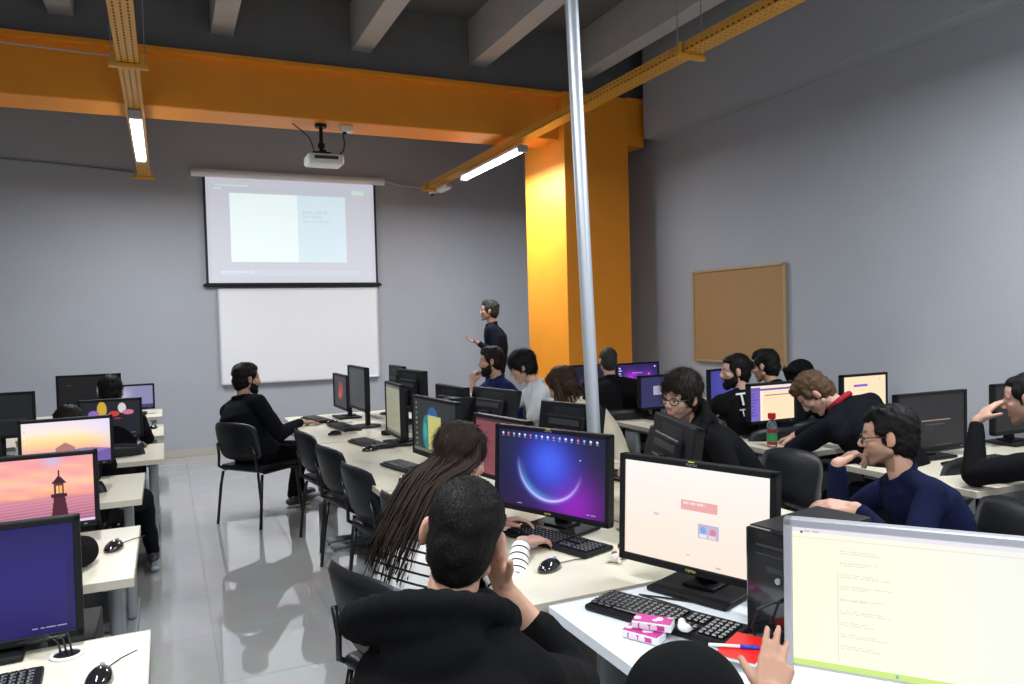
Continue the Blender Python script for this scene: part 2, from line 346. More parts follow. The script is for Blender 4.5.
# ------------------------------------------------------------------ desks
def desk(x0, x1, y0, y1, along, label, group, z=.75, rz=0, top=None, panel=None):
    """a table; its two T-shaped legs stand near the ends of the long side ('x' or 'y')"""
    cx, cy = (x0+x1)/2, (y0+y1)/2; t = empty('computer_desk', (cx, cy, 0), rz, label, 'desk', group); lx, ly = x1-x0, y1-y0
    MB().box((0, 0, z-.015), (lx, ly, .028), bev=.002).build('tabletop', top or TOP, t)
    e = MB()
    e.box((0, -ly/2-.001, z-.015), (lx+.002, .002, .03)).box((0, ly/2+.001, z-.015), (lx+.002, .002, .03)).box((-lx/2-.001, 0, z-.015), (.002, ly, .03)).box((lx/2+.001, 0, z-.015), (.002, ly, .03))
    e.build('edge_band', (EDGE if top is None else WTOP), t)
    for s in (-1, 1):
        l = MB()
        if along == 'x': c = Vector((s*(lx/2-.075), 0, 0)); d = (.045, .17); f = (.06, ly-.1)
        else: c = Vector((0, s*(ly/2-.075), 0)); d = (.17, .045); f = (lx-.1, .06)
        l.box(c+Vector((0, 0, (z-.03+.05)/2)), (*d, z-.08), bev=.018, seg=3)
        l.box(c+Vector((0, 0, z-.045)), (*[q*.9 for q in f], .03), bev=.004)
        lg = l.build('leg', GREY, t, 'auto')
        ft = MB().box(c+Vector((0, 0, .03)), (*f, .038), bev=.016, seg=3)
        for q in (-1, 1):
            ft.tube([c+(Vector((0, q*(ly/2-.1), 0)) if along == 'x' else Vector((q*(lx/2-.1), 0, 0))), c+(Vector((0, q*(ly/2-.1), .015)) if along == 'x' else Vector((q*(lx/2-.1), 0, .015)))], .02, n=12)
        ft.build('foot', GREY, t, 'auto')
    b = MB()
    if along == 'x': b.box((0, .06, z-.06), (lx-.16, .05, .035), bev=.004)
    else: b.box((0, 0, z-.06), (.05, ly-.16, .035), bev=.004)
    b.build('crossbar', DGREY, t)
    if panel: MB().box((panel*(lx/2-.03) if along == 'y' else 0, 0 if along == 'y' else panel*(ly/2-.03), z-.24), ((.016, ly-.2, .36) if along == 'y' else (lx-.2, .016, .36))).build('modesty_panel', GREY, t)
    return t
GL, GMD, GR = 'desks against the left wall', 'desks of the double middle row', 'desks against the right wall'
names = ['nearest to the camera, with a cable hole', 'second from the camera', 'third from the camera', 'fourth from the camera', 'fifth from the camera', 'closest to the screen wall']
for i, (xr, y0) in enumerate([(-.07, 1.60), (-.13, 2.87), (-.14, 4.18), (-.04, 5.37), (-.045, 6.55), (-.06, 7.95)]):
    y1 = y0+.75
    desk(xr-1.6, xr, y0, y1, 'x', 'pale desk of the left block, '+names[i], GL)
    if i < 1 or i == 2: desk(xr-3.22, xr-1.61, y0, y1, 'x', 'pale desk touching the left wall, beside the one '+names[i].split(',')[0], GL)
mdn = ['beside the striped top', 'with two empty black chairs', 'nearest the screen wall']
for i, y0 in enumerate([2.0, 3.715, 5.43]):
    desk(.95, 1.665, y0, y0+1.7, 'y', 'pale desk on the aisle side, '+mdn[i], GMD)
    desk(1.675, 2.39, y0, y0+1.7, 'y', 'pale desk of the middle row away from the aisle, '+['by the leaning person', 'by the long wavy-haired person', 'by the bearded person'][i], GMD)
desk(1.0, 1.68, .30, 1.975, 'y', 'bluish-white desk nearest the camera with keyboard and tissue packs', GMD, z=.748, top=WTOP, panel=1)
desk(1.70, 2.39, .24, 1.975, 'y', 'pale desk beneath the person in the navy sweater', GMD)
for i, (x0, y0) in enumerate([(3.35, 2.26), (3.34, 3.38), (3.26, 4.68), (3.4, 5.92)]):
    nm = ['nearest to the camera', 'with the red-capped bottle', 'behind the red-capped bottle desk', 'farthest, by the orange column'][i]
    desk(x0, 4.97, y0, y0+.74, 'x', 'pale desk of the right block, '+nm, GR)

# ------------------------------------------------------------------ chairs
def chair_proto():
    t = empty('visitor_chair', (0, 0, 0))
    s = MB().box((0, 0, 0), (.44, .42, .05), bev=.024, seg=4)
    s.v = [(x, y, z+.455+.03*(y/.21)**2*(y > 0)*0+.008*math.cos(x*6)) for x, y, z in s.v]; s.build('seat', LEATHER, t, 'auto')
    b = MB()
    bm = bmesh.new(); bmesh.ops.create_grid(bm, x_segments=12, y_segments=8, size=.5)
    vs = []
    for side in (1, -1):
        for v in bm.verts:
            u, w_ = v.co.x*2, v.co.y*2; r = 1-.10*abs(w_)**4 if w_ > 0 else 1-.06*abs(w_)**3
            x = u*.235*r; zz = .685+w_*(.155-.03*abs(u)**4)
            th = .020*(1-max(abs(u), abs(w_))**6)
            y = -.225-.07*(zz-.52)/.3+.05*u*u+side*th
            vs.append((x, y, zz))
    n = len(bm.verts); bm.verts.index_update(); fs = [[v.index for v in f.verts] for f in bm.faces]
    allf = fs+[[i+n for i in q[::-1]] for q in fs]
    bd = [e for e in bm.edges if len(e.link_faces) == 1]
    allf += [(e.verts[0].index, e.verts[1].index, e.verts[1].index+n, e.verts[0].index+n) for e in bd]; bm.free()
    b.add(vs, allf); b.build('backrest', LEATHER, t, True)
    for q in (-1, 1):
        f = MB().tube([(q*.235, .235, .0), (q*.225, .20, .30), (q*.215, .19, .42)], .0115, n=8); f.build('leg', TUBE, t, True)
        f = MB().tube([(q*.235, -.235, .0), (q*.225, -.20, .30), (q*.215, -.18, .42)], .0115, n=8); f.build('leg', TUBE, t, True)
    f = MB()
    for q in (-1, 1): f.tube([(q*.215, .19, .42), (q*.215, .12, .428), (q*.215, -.16, .428), (q*.212, -.225, .47), (q*.20, -.23, .56), (q*.19, -.25, .66)], .011, n=8)
    f.tube([(-.215, .15, .425), (.215, .15, .425)], .010).tube([(-.215, -.12, .425), (.215, -.12, .425)], .010)
    f.build('frame', TUBE, t, True)
    return t
CH0 = chair_proto(); chair_used = [False]
def chair(x, y, face, label):     # face: degrees clockwise from +Y
    o = CH0 if not chair_used[0] else copy_tree(CH0); chair_used[0] = True
    o.location = (x, y, 0); o.rotation_euler = (0, 0, -math.radians(face)); return tag(o, label, 'chair', 'black visitor chairs')
chair(.66, 6.50, 52, 'black chair out in the aisle under the person in a black suit')
chair(1.13, 5.60, 82, 'empty black chair pushed to the desk right beside the person in the aisle')
chair(1.15, 4.84, 80, 'empty black chair at the middle row, next behind the one nearest the striped top')
chair(1.16, 4.12, 82, 'empty black chair at the middle row with its whole curved back showing')
chair(1.17, 3.30, 80, 'empty black chair just behind the long-haired person in stripes')

# ------------------------------------------------------------------ screens' pictures
def pic_arc():
    p = Pic(192, 120, (20, 22, 50)); p.vgrad([(0, (24, 28, 60)), (.6, (22, 22, 60)), (1, (40, 14, 70))])
    p.glow(.72, .88, .34, (150, 20, 190), .95); p.glow(.50, .42, .36, (60, 75, 235), .95); p.glow(.50, .36, .22, (75, 110, 255), .75)
    d = np.hypot((p.U-.50)*1.6, (p.V-.40)); th = np.arctan2(p.V-.40, (p.U-.50)*1.6)
    k = np.clip(np.sin(th-.15), 0, 1)**1.3
    p.mask(np.exp(-((d-.47)/.03)**2)*k, (150, 120, 255)); p.mask(np.exp(-((d-.47)/.012)**2)*k, (235, 215, 255)); p.mask(np.exp(-((d-.44)/.05)**2)*k*np.clip((.62-p.U)/.3, 0, 1), (90, 190, 250), .6)
    for i in range(17): p.disc(.045+i*.055, .055, .016, [(235, 235, 240), (235, 120, 120), (170, 200, 250), (240, 240, 250)][i % 4], .3)
    for i in range(17): p.rect(.035+i*.055, .085, .055+i*.055, .095, (200, 205, 220), .6)
    p.disc(.78, .3, .008, (230, 230, 250)); p.rect(.2, .955, .24, .965, (220, 220, 240), .7); p.text(.84, .95, .97, .97, 1, (220, 210, 240), .7); return p
def pic_white():
    p = Pic(200, 120, (255, 250, 240)); p.vgrad([(0, (255, 252, 246)), (.5, (255, 244, 232)), (1, (255, 238, 222))]); p.rect(0, 0, .01, 1, (250, 225, 215), .5)
    p.rect(.42, .33, .67, .43, (240, 165, 165), .9); p.text(.435, .35, .6, .40, 1, (255, 235, 230), .8)
    p.text(.22, .52, .27, .56, 1, (170, 190, 230), .6); p.rect(.54, .55, .68, .69, (205, 185, 215)); p.disc(.575, .61, .035, (130, 175, 235)); p.disc(.64, .62, .035, (215, 140, 165)); p.rect(.55, .65, .60, .68, (235, 240, 250)); p.rect(.61, .65, .66, .68, (240, 220, 230))
    p.text(.46, .88, .51, .91, 1, (130, 160, 225), .8); p.text(.66, .95, .71, .98, 1, (150, 150, 150), .6)
    for v in (.15, .25, .5, .75): p.text(.1, v, .4, v+.02, 1, (250, 235, 225), .5)
    return p
def pic_cream():
    p = Pic(200, 120, (252, 252, 236)); X = np.clip(p.U, 0, 1)[..., None]; p.a = lin((255, 250, 222))*(1-X)+lin((240, 243, 235))*X
    p.rect(0, 0, 1, .03, (235, 230, 240)); p.disc(.04, .035, .010, (60, 60, 70)); p.text(.05, .02, .15, .045, 1, (190, 170, 180), .6); p.rect(.0, .07, 1, .078, (230, 220, 225), .7)
    for i in range(9): p.text(.2, .14+i*.085, .42, .17+i*.085, 2, (205, 200, 190), .5)
    p.rect(.19, .3, .193, .93, (200, 205, 185), .5); p.rect(0, .955, 1, 1, (205, 235, 130)); p.disc(.43, .978, .012, (120, 190, 160)); return p
def pic_violet():
    p = Pic(160, 100, (48, 34, 140)); p.vgrad([(0, (40, 30, 120)), (.5, (50, 34, 150)), (1, (40, 26, 125))]); p.rect(.965, .3, 1, 1, (30, 18, 90), .5)
    p.glow(.33, .45, .12, (170, 110, 240), .9); p.glow(.2, .5, .3, (110, 60, 220), .6); p.text(.80, .94, .97, .965, 1, (225, 225, 245), .8); return p
def pic_lighthouse():
    p = Pic(192, 116, (240, 170, 160)); p.vgrad([(0, (238, 160, 165)), (.2, (244, 170, 155)), (.38, (250, 190, 165)), (.55, (246, 165, 140)), (.62, (205, 130, 150)), (1, (150, 90, 120))])
    w = np.sin(p.U*9+p.V*23)*.5+np.sin(p.U*17-p.V*31+1)*.5; p.mask(np.clip(w-.2, 0, 1)*(p.V < .55), (235, 140, 165), .6); p.mask(np.clip(-w-.3, 0, 1)*(p.V < .6), (252, 205, 150), .6)
    w2 = np.sin(p.V*140+p.U*12); p.mask(np.clip(w2, 0, 1)*(p.V > .62), (225, 160, 175), .5)
    p.glow(.72, .03, .1, (180, 190, 240), .7); T = (58, 24, 40)
    c = .76; hw = .035+.03*np.clip((p.V-.55)/.45, 0, 1)
    p.mask(((np.abs(p.U-c) < hw)&(p.V > .60)).astype(float), (78, 30, 46)); p.rect(c-.055, .55, c+.055, .60, T); p.rect(c-.034, .40, c+.034, .55, (95, 60, 55)); p.rect(c-.022, .43, c-.003, .54, (255, 200, 120)); p.rect(c+.003, .43, c+.022, .54, (240, 170, 100))
    p.mask(((np.abs(p.U-c) < (p.V-.27)*.42)&(p.V > .27)&(p.V < .40)).astype(float), T); p.rect(c-.004, .2, c+.004, .3, T); p.mask((((p.U+p.V*.2) < .42)&(p.V > .88)).astype(float), (50, 35, 55)); p.rect(.52, .965, 1, 1, (225, 205, 235)); return p
def pic_mountain():
    p = Pic(176, 90, (240, 200, 180)); p.vgrad([(0, (240, 225, 240)), (.25, (250, 235, 215)), (.42, (255, 226, 160)), (.58, (250, 200, 150)), (.72, (240, 170, 170)), (1, (170, 130, 200))])
    p.mask((p.U > .5)*np.clip((p.U-.5)*2-p.V, 0, 1), (225, 215, 250), .9)
    p.mask((p.V > .50+np.abs(p.U-.48)*1.15).astype(float)*(np.abs(p.U-.48) < .11), (175, 120, 115))
    p.mask((p.V > .78+.05*np.sin(p.U*7)-.10*p.U).astype(float), (150, 115, 180)); p.mask((p.V > .90+.04*np.sin(p.U*9+2)-.15*np.abs(p.U-.1)).astype(float), (115, 90, 165))
    for i in range(7): p.rect(.02, .04+i*.135, .04, .08+i*.135, [(230, 235, 250), (210, 200, 240), (245, 245, 250)][i % 3]); p.rect(.07, .04+i*.135, .085, .07+i*.135, (240, 240, 250), .5)
    p.rect(0, .96, .4, 1, (230, 225, 250), .8); return p
def pic_parrot():
    p = Pic(120, 76, (34, 36, 46)); p.disc(.36, .22, .13, (230, 190, 70), .1, 1.6, 1, 1.7); p.disc(.22, .34, .12, (160, 120, 215), .1, 1.4, 1, .8); p.disc(.56, .36, .11, (225, 70, 70), .1, 1.2, 1, .7); p.disc(.70, .20, .09, (240, 235, 235), .1, 1.3, 1, 1.6); p.disc(.80, .33, .12, (230, 130, 170), .1, 1.2, 1, .6); p.disc(.62, .5, .06, (170, 50, 90), .1, 1, 1, .4); p.text(.85, .92, .97, .96, 1, (200, 200, 220), .6); return p
def pic_dark(c=(30, 32, 40), extra=None):
    p = Pic(64, 40, c)
    if extra: extra(p)
    return p
def pic_document():
    p = Pic(100, 64, (150, 150, 128)); p.rect(0, 0, 1, .07, (95, 100, 95)); p.text(.08, .12, .92, .9, 14, (125, 125, 105), .6); p.rect(0, .94, 1, 1, (90, 100, 95)); return p
def pic_teal():
    p = Pic(150, 92, (52, 56, 58)); p.disc(.47, .32, .20, (55, 105, 165), .05); p.disc(.33, .62, .24, (40, 140, 150), .05, 2.2, 1, 1.4); p.disc(.29, .6, .08, (70, 180, 170), .1, 2, 1, 2)
    p.rect(.36, .28, .66, .93, (222, 215, 130)); p.rect(.36, .28, .66, .33, (205, 215, 150))
    for i in range(5): p.rect(.37, .40+i*.1, .65, .405+i*.1, (190, 180, 110), .8)
    for i in range(9): p.rect(.06, .06+i*.1, .095, .10+i*.1, [(150, 170, 110), (170, 160, 110), (110, 130, 140)][i % 3])
    p.rect(0, .95, 1, 1, (120, 120, 95)); return p
def pic_red():
    p = Pic(60, 40, (132, 70, 78)); p.rect(0, 0, 1, .05, (75, 45, 55)); p.text(.1, .1, .9, .9, 12, (120, 62, 70), .6); return p
def pic_code():
    p = Pic(140, 88, (46, 42, 46)); p.rect(.06, .04, .07, .95, (60, 56, 62)); 
    for i in range(10): p.text(.09, .07+i*.07, .16, .085+i*.07, 1, (95, 90, 100), .6)
    p.text(.05, .04, .3, .055, 1, (130, 130, 135), .6); p.rect(.33, .475, .78, .495, (190, 170, 130)); p.text(.4, .56, .72, .59, 1, (120, 115, 125), .7); p.text(.4, .66, .6, .68, 1, (80, 75, 85), .7); p.text(.55, .965, .95, .985, 1, (130, 125, 140), .7); return p
def pic_peach(side=True):
    p = Pic(110, 70, (255, 226, 190))
    if side:
        p.rect(0, 0, .22, 1, (120, 100, 190)); p.rect(0, 0, 1, .05, (240, 225, 225)); p.rect(0, .09, 1, .15, (110, 85, 170)); p.rect(.22, .15, .28, 1, (255, 235, 215)); p.text(.02, .2, .18, .9, 8, (80, 60, 160), .8); p.rect(.32, .27, .95, .295, (150, 120, 110)); p.text(.32, .36, .7, .42, 2, (235, 200, 170), .8)
    else:
        p.rect(.24, .24, .56, .32, (130, 90, 190)); p.rect(.30, .68, .60, .9, (95, 70, 175)); p.rect(0, .92, 1, 1, (235, 225, 235)); p.text(.02, .88, .9, .96, 1, (150, 110, 170), .7); p.disc(.86, .12, .03, (160, 200, 140)); p.rect(.24, .4, .5, .42, (245, 200, 160), .7)
    return p
def pic_neon():
    p = Pic(110, 70, (42, 30, 92)); p.glow(.35, .62, .28, (190, 60, 240), .95); p.glow(.3, .7, .12, (240, 150, 255), .9); p.glow(.75, .45, .22, (110, 50, 170), .8); p.rect(.36, .30, .62, .34, (190, 120, 240), .8); p.text(.04, .1, .12, .5, 4, (190, 210, 250), .9); p.disc(.93, .1, .03, (240, 230, 250)); p.rect(.38, .45, .8, .75, (35, 20, 70), .5); p.disc(.78, .38, .04, (230, 110, 160)); return p
def pic_blue(): p = Pic(60, 40, (66, 64, 150)); p.glow(.4, .5, .4, (80, 80, 175), .7); p.rect(0, .9, .3, 1, (90, 120, 190), .4); return p
SM = {}
def screen_mat(es):
    if es not in SM: SM[es] = colour_mat('lit_screen_%d' % len(SM), es, .35, .012)
    return SM[es]
def letters(name, s, size, m, parent, loc, rot, ext=.0004, align='CENTER'):
    c = bpy.data.curves.new(name, 'FONT'); c.body = s; c.size = size; c.extrude = ext; c.align_x = align; c.align_y = 'CENTER'
    tmp = bpy.data.objects.new(name, c); COL.objects.link(tmp)
    me = bpy.data.meshes.new_from_object(tmp.evaluated_get(bpy.context.evaluated_depsgraph_get())); bpy.data.objects.remove(tmp)
    me.materials.clear(); me.materials.append(m)
    o = bpy.data.objects.new(name, me); COL.objects.link(o); o.parent = parent; o.location = loc; o.rotation_euler = rot; return o

# ------------------------------------------------------------------ monitors
def monitor(x, y, th, W, Ht, ztop, pic, label, es=1.0, zdesk=.752, tilt=0, base='rect', bez=.017, body=None, logo=False, back='plain', fwd=.0, bz_bot=None):
    """x,y: middle of the panel's upper edge; th: degrees of the left-to-right direction seen from the front"""
    body = body or BLACKM; bot = bz_bot or bez*1.25
    t = empty('computer_monitor', (x, y, zdesk), math.radians(th), label, 'monitor', 'computer monitors'); zt = ztop-zdesk; ti = math.radians(tilt)
    R = Matrix.Rotation(-ti, 3, 'X')           # positive tilt leans the top backwards (+Y local)
    C0 = Vector((0, 0, zt)); 
    def P(lx, ly, lz): return C0+R @ Vector((lx, ly, lz))    # lz downwards negative
    b = MB()
    d = .035
    for s in (-1, 1): b.box(P(s*(W/2-bez/2), d/2-.004, -Ht/2), (bez, d, Ht), R, bev=.003)
    b.box(P(0, d/2-.004, -bez/2), (W, d, bez), R, bev=.003).box(P(0, d/2-.004, -Ht+bot/2), (W, d, bot), R, bev=.003)
    b.build('bezel', body if body is not SILVER else SILVER, t)
    b = MB().box(P(0, .024, -Ht/2), (W-.004, .03, Ht-.004), R, bev=.006).box(P(0, .048, -Ht*.52), (W*.62, .035, Ht*.62), R, bev=.014, seg=3)
    b.build('rear_housing', BLACKM, t)
    g = MB()
    for k in range(7): g.box(P(0, .0402, -.03-k*.008), (W*.5, .002, .003), R)
    g.box(P(0, .067, -Ht*.34), (W*.5, .002, .03), R); g.build('rear_vents', DGREY, t)
    if pic is not None:
        sheet('screen', pic, W-2*bez, Ht-bez-bot, screen_mat(es), t, P(0, .003, -(bez+(Ht-bez-bot)/2)), (-ti, 0, 0))
    # stand
    a = P(0, .055, -Ht*.55); ny = a.y+.03
    MB().box((0, ny, (a.z+.012)/2+.006), (.075, .028, a.z), bev=.008).box((0, ny-.01, a.z), (.10, .05, .07), bev=.008).build('stand_neck', BLACKM, t)
    if base == 'rect': MB().box((0, ny-.03+fwd, .007), (.27, .21, .014), bev=.005).box((0, ny-.01, .018), (.11, .10, .012), bev=.004).build('stand_base', BLACKM, t)
    else: 
        m = MB().tube([(0, ny-.02, 0), (0, ny-.02, .008), (0, ny-.02, .012)], [.125, .125, .10], n=28); m.build('stand_base', BLACKM, t)
    if logo: letters('maker_lettering', 'FUJITSU', .011, KEYL, t, P(0, -.0045, -bez*.55), (math.pi/2-ti, 0, 0)); MB().box(P(0, -.006, -.001), (.02, .002, .003), R).build('sticker', mat('yellow_sticker', (.6, .6, .05), .4), t); letters('base_lettering', 'FUJITSU', .010, mat('yellow_print', (.6, .6, .1), .4), t, P(0, -.0045, -Ht+bot*.5), (math.pi/2-ti, 0, 0))
    else: MB().box(P(W/2-.05, -.0045, -Ht+bot*.5), (.012, .002, .004), R).build('power_button', GREY, t)
    return t
# middle row, aisle side
monitor(1.395, 6.78, -88, .49, .31, 1.14, pic_dark((45, 42, 46), lambda p: (p.disc(.55, .45, .26, (150, 60, 50), .5), p.disc(.45, .6, .14, (180, 90, 70), .6))), 'dark monitor with a reddish picture at the far end of the middle row')
monitor(1.385, 6.08, -88, .52, .35, 1.245, pic_dark((58, 60, 62), lambda p: p.text(.1, .1, .6, .8, 8, (70, 73, 75), .6)), 'tall-standing monitor with a dark grey screen beside the reddish one', base='round')
monitor(1.41, 5.10, -92, .44, .37, 1.175, pic_document(), 'monitor with a dull greenish document screen, seen almost edge-on')
monitor(1.34, 4.02, -84, .60, .345, 1.165, pic_teal(), 'monitor showing a yellow sheet over a teal and blue shape', .75, bz_bot=.03)
monitor(1.42, 3.28, -80, .46, .31, 1.135, pic_red(), 'monitor with a plain dull red screen behind the long-haired person')
monitor(1.36, 2.65, -67, .58, .345, 1.16, pic_arc(), 'black monitor with a glowing blue and purple arc wallpaper', .95, logo=True, tilt=3)
monitor(1.425, 1.84, -69, .53, .34, 1.155, pic_white(), 'large black monitor with a nearly white page and a small pink banner', .98, logo=True, tilt=3, zdesk=.75, bez=.019)
monitor(1.522, 1.173, -51, .56, .375, 1.10, pic_cream(), 'silver-framed monitor with a blank cream screen at the lower right corner', 1.05, body=SILVER, fwd=.12, zdesk=.75, tilt=2, bez=.020)
# middle row, far side (seen from behind)
monitor(1.95, 6.80, 92, .40, .32, 1.19, None, 'black monitor seen from behind, farthest at the front end of the middle row', base='round', back='g')
monitor(1.88, 6.12, 99, .50, .36, 1.19, None, 'black monitor seen from behind, widest of the dark backs beyond the teal and blue shape', back='g')
monitor(1.79, 4.90, 96, .46, .32, 1.15, None, 'black monitor seen from behind below the bearded man', back='g')
monitor(1.93, 4.45, 101, .50, .33, 1.15, None, 'black monitor seen from behind with a small white sticker, tilted', tilt=-14, back='g')
monitor(1.93, 3.46, 106, .44, .31, 1.15, None, 'black monitor seen from behind just left of the silver pole', tilt=-10, back='g')
monitor(1.98, 2.62, 71, .55, .33, 1.15, None, 'dark grey monitor seen from behind in front of the person in glasses', tilt=-8, back='g')
# right block
monitor(3.66, 3.86, 0, .41, .27, 1.128, pic_peach(True), 'small monitor with a peach page and purple sidebar behind the red-capped bottle', 1.05, zdesk=.752)
monitor(4.52, 3.86, 0, .45, .27, 1.14, pic_peach(False), 'monitor with a peach page and two purple blocks beside the slumped person', 1.05)
monitor(3.90, 2.88, -2, .55, .33, 1.125, pic_code(), 'monitor with a dark text screen on the nearest right-hand desk', .6)
monitor(4.73, 2.90, -2, .5, .31, 1.13, pic_dark((28, 26, 30)), 'dark monitor mostly behind the head of the man at the right edge')
monitor(4.27, 6.35, -2, .50, .30, 1.125, pic_neon(), 'monitor with a glowing purple neon picture by the orange column', 1.1)
monitor(3.72, 6.40, 0, .50, .30, 1.13, pic_dark((30, 30, 50), lambda p: p.glow(.55, .8, .25, (190, 60, 220), .9)), 'dark monitor with a purple spot just behind the silver pole', 1.0)
monitor(3.66, 5.1, 0, .44, .28, 1.11, pic_dark((52, 50, 95), lambda p: p.rect(.3, .3, .5, .6, (200, 190, 220), .7)), 'dim blue monitor partly behind the hair of the person in glasses')
monitor(4.32, 5.08, 10, .46, .30, 1.13, pic_blue(), 'blue-violet monitor left of the man with the hair bun', 1.0)
# left block
monitor(-.50, 2.33, 2, .54, .325, 1.10, pic_violet(), 'nearest monitor on the left with a deep violet screen', .55, tilt=2)
monitor(-.53, 3.42, 2, .53, .30, 1.12, pic_lighthouse(), 'monitor showing a pink sunset and a dark lighthouse', 1.1)
monitor(-.51, 4.75, 3, .45, .27, 1.12, pic_mountain(), 'monitor showing a pale sunset over a mountain peak', 1.05)
monitor(-.37, 5.95, 0, .40, .28, 1.11, pic_parrot(), 'dark monitor with coloured parrot-like shapes', .75)
monitor(-.575, 6.95, 0, .46, .31, 1.235, pic_dark((22, 22, 24), lambda p: (p.text(.12, .22, .28, .27, 1, (90, 90, 95), .8), p.rect(.62, .3, .67, .5, (170, 140, 190), .8))), 'large black-screened monitor behind the farthest student on the left')
monitor(-.33, 8.25, 2, .42, .25, 1.05, pic_dark((140, 135, 175), lambda p: (p.glow(.3, .4, .3, (190, 185, 215), .9), p.rect(0, .85, 1, 1, (60, 60, 110)))), 'small monitor with a pale violet screen closest to the screen wall', 1.0)
monitor(-1.02, 5.85, 2, .44, .30, 1.20, pic_dark((24, 25, 30), lambda p: p.rect(.5, .6, .9, .64, (40, 42, 50))), 'black-screened monitor at the left edge, farther away than the sunset ones', 1.0)
monitor(-1.03, 4.72, 3, .44, .28, 1.10, pic_dark((25, 25, 30), lambda p: (p.rect(.6, .12, .95, .2, (220, 220, 225)), p.rect(.7, .35, .92, .7, (80, 85, 100)))), 'dark monitor with a thin white bar at the left edge of the view', 1.0)

# ------------------------------------------------------------------ keyboards, mice, towers
def keyboard(x, y, rz, z, label, fine=False, L=.44, Wd=.155):
    t = empty('keyboard', (x, y, z), math.radians(rz), label, 'keyboard', 'black keyboards')
    MB().box((0, 0, .009), (L, Wd, .016), bev=.006).build('keyboard_case', BLACKM, t)
    rows = [(-.058+i*.0195) for i in range(6)]; cnt = 0
    km = MB(); lm = MB(); key = None
    for j, yy in enumerate(rows):
        xs = []
        if j == 0: xs = [(-.20, .022), (-.176, .02), (-.152, .02), (-.08, .11), (-.008, .02), (.016, .02), (.04, .022)]
        else: xs = [(-.205+i*.0190, .0165) for i in range(14)]
        xs += [(.075+i*.019, .0165) for i in range(3) if j != 2]+[(.14+i*.0185, .0165) for i in range(4)]
        for xx, ww in xs:
            if xx > L/2-.012: continue
            if fine and cnt < 100:
                if key is None: key = {}
                if ww not in key:
                    o = MB().box((0, 0, 0), (ww, .0165, .008), bev=.003, seg=1).build('key', [KEYM, KEYL], t); key[ww] = o
                    o2 = MB(); o2.v = []; 
                    bm = bmesh.new(); bm.from_mesh(o.data)
                    v = [bm.verts.new(p) for p in ((-.0035, -.001, .0042), (.0005, -.001, .0042), (.0005, .0045, .0042), (-.0035, .0045, .0042))]; fc = bm.faces.new(v); fc.material_index = 1; bm.to_mesh(o.data); bm.free()
                    k_ = o
                else: k_ = key[ww].copy(); COL.objects.link(k_); k_.parent = t
                k_.location = (xx, yy+.008, .0205); cnt += 1
            else: km.box((xx, yy+.008, .0205), (ww, .0165, .008), bev=.002, seg=1)
    if km.v: tag(km.build('keycaps', KEYM, t), kind='stuff' if fine else None)
    return t
def mouse_proto():
    t = empty('computer_mouse', (0, 0, 0))
    b = MB().ell((0, 0, 0), (.031, .056, .034), nu=20, nv=12); b.v = [(x*(1-.12*(y/.056)), y, max(0, z)+.001) for x, y, z in b.v]; b.build('mouse_body', GLOSSB, t, True)
    MB().tube([(-.004, .028, .028), (.004, .028, .028)], .008, n=12).build('scroll_wheel', GREY, t, True)
    MB().tube([(0, .054, .006), (.004, .08, .003), (.02, .12, .003), (.05, .16, .003)], .0018, n=6).build('cord', CABLE, t, True)
    return t
MO = mouse_proto(); mused = [0]
def mouse(x, y, face, label, z=.7505):
    o = MO if not mused[0] else copy_tree(MO); mused[0] = 1; o.location = (x, y, z); o.rotation_euler = (0, 0, -math.radians(face)); tag(o, label, 'mouse', 'black computer mice'); return o
keyboard(1.31, 2.52, -72, .7505, 'black keyboard under the arc-wallpaper monitor', True)
keyboard(1.235, 1.73, -66, .7485, 'large black keyboard with pale letters on the white desk', True)
keyboard(1.28, 6.1, -84, .7505, 'black keyboard on the far middle desk beside a mouse'); 
keyboard(1.26, 5.16, -80, .7505, 'black keyboard below the greenish document monitor')
keyboard(1.24, 4.18, -78, .7505, 'black keyboard beside the long dark hair')
keyboard(1.18, 6.72, -80, .7505, 'black keyboard near the hand of the seated man in black')
keyboard(3.98, 2.66, 0, .7505, 'black keyboard under the dark text screen')
keyboard(-.52, 2.10, 3, .7505, 'black keyboard cut by the lower left corner', True)
keyboard(-.42, 5.72, 2, .7505, 'black keyboard on the fourth left-hand desk')
keyboard(2.14, 3.36, 100, .7505, 'black keyboard beyond the monitor with the white page')
mouse(1.15, 2.26, 62, 'glossy black mouse beside the arc-wallpaper keyboard')
mouse(1.14, 5.78, 80, 'black mouse in front of the far middle keyboard')
mouse(1.20, 4.93, 80, 'black mouse next to the greenish monitor keyboard')
mouse(1.15, 3.9, 80, 'black mouse next to the long dark hair')
mouse(1.25, 6.42, 80, 'black mouse by the reddish-picture monitor')
mouse(-.175, 2.06, 10, 'black mouse at the lower left corner on the nearest left desk')
mouse(-.21, 3.28, 20, 'black mouse on the second left-hand desk')
mouse(-.18, 5.98, 10, 'black mouse on the fourth left-hand desk')
mouse(-.12, 7.05, 10, 'black mouse on the fifth left-hand desk')
mouse(3.48, 2.36, 30, 'black mouse by the elbow of the man at the right edge')

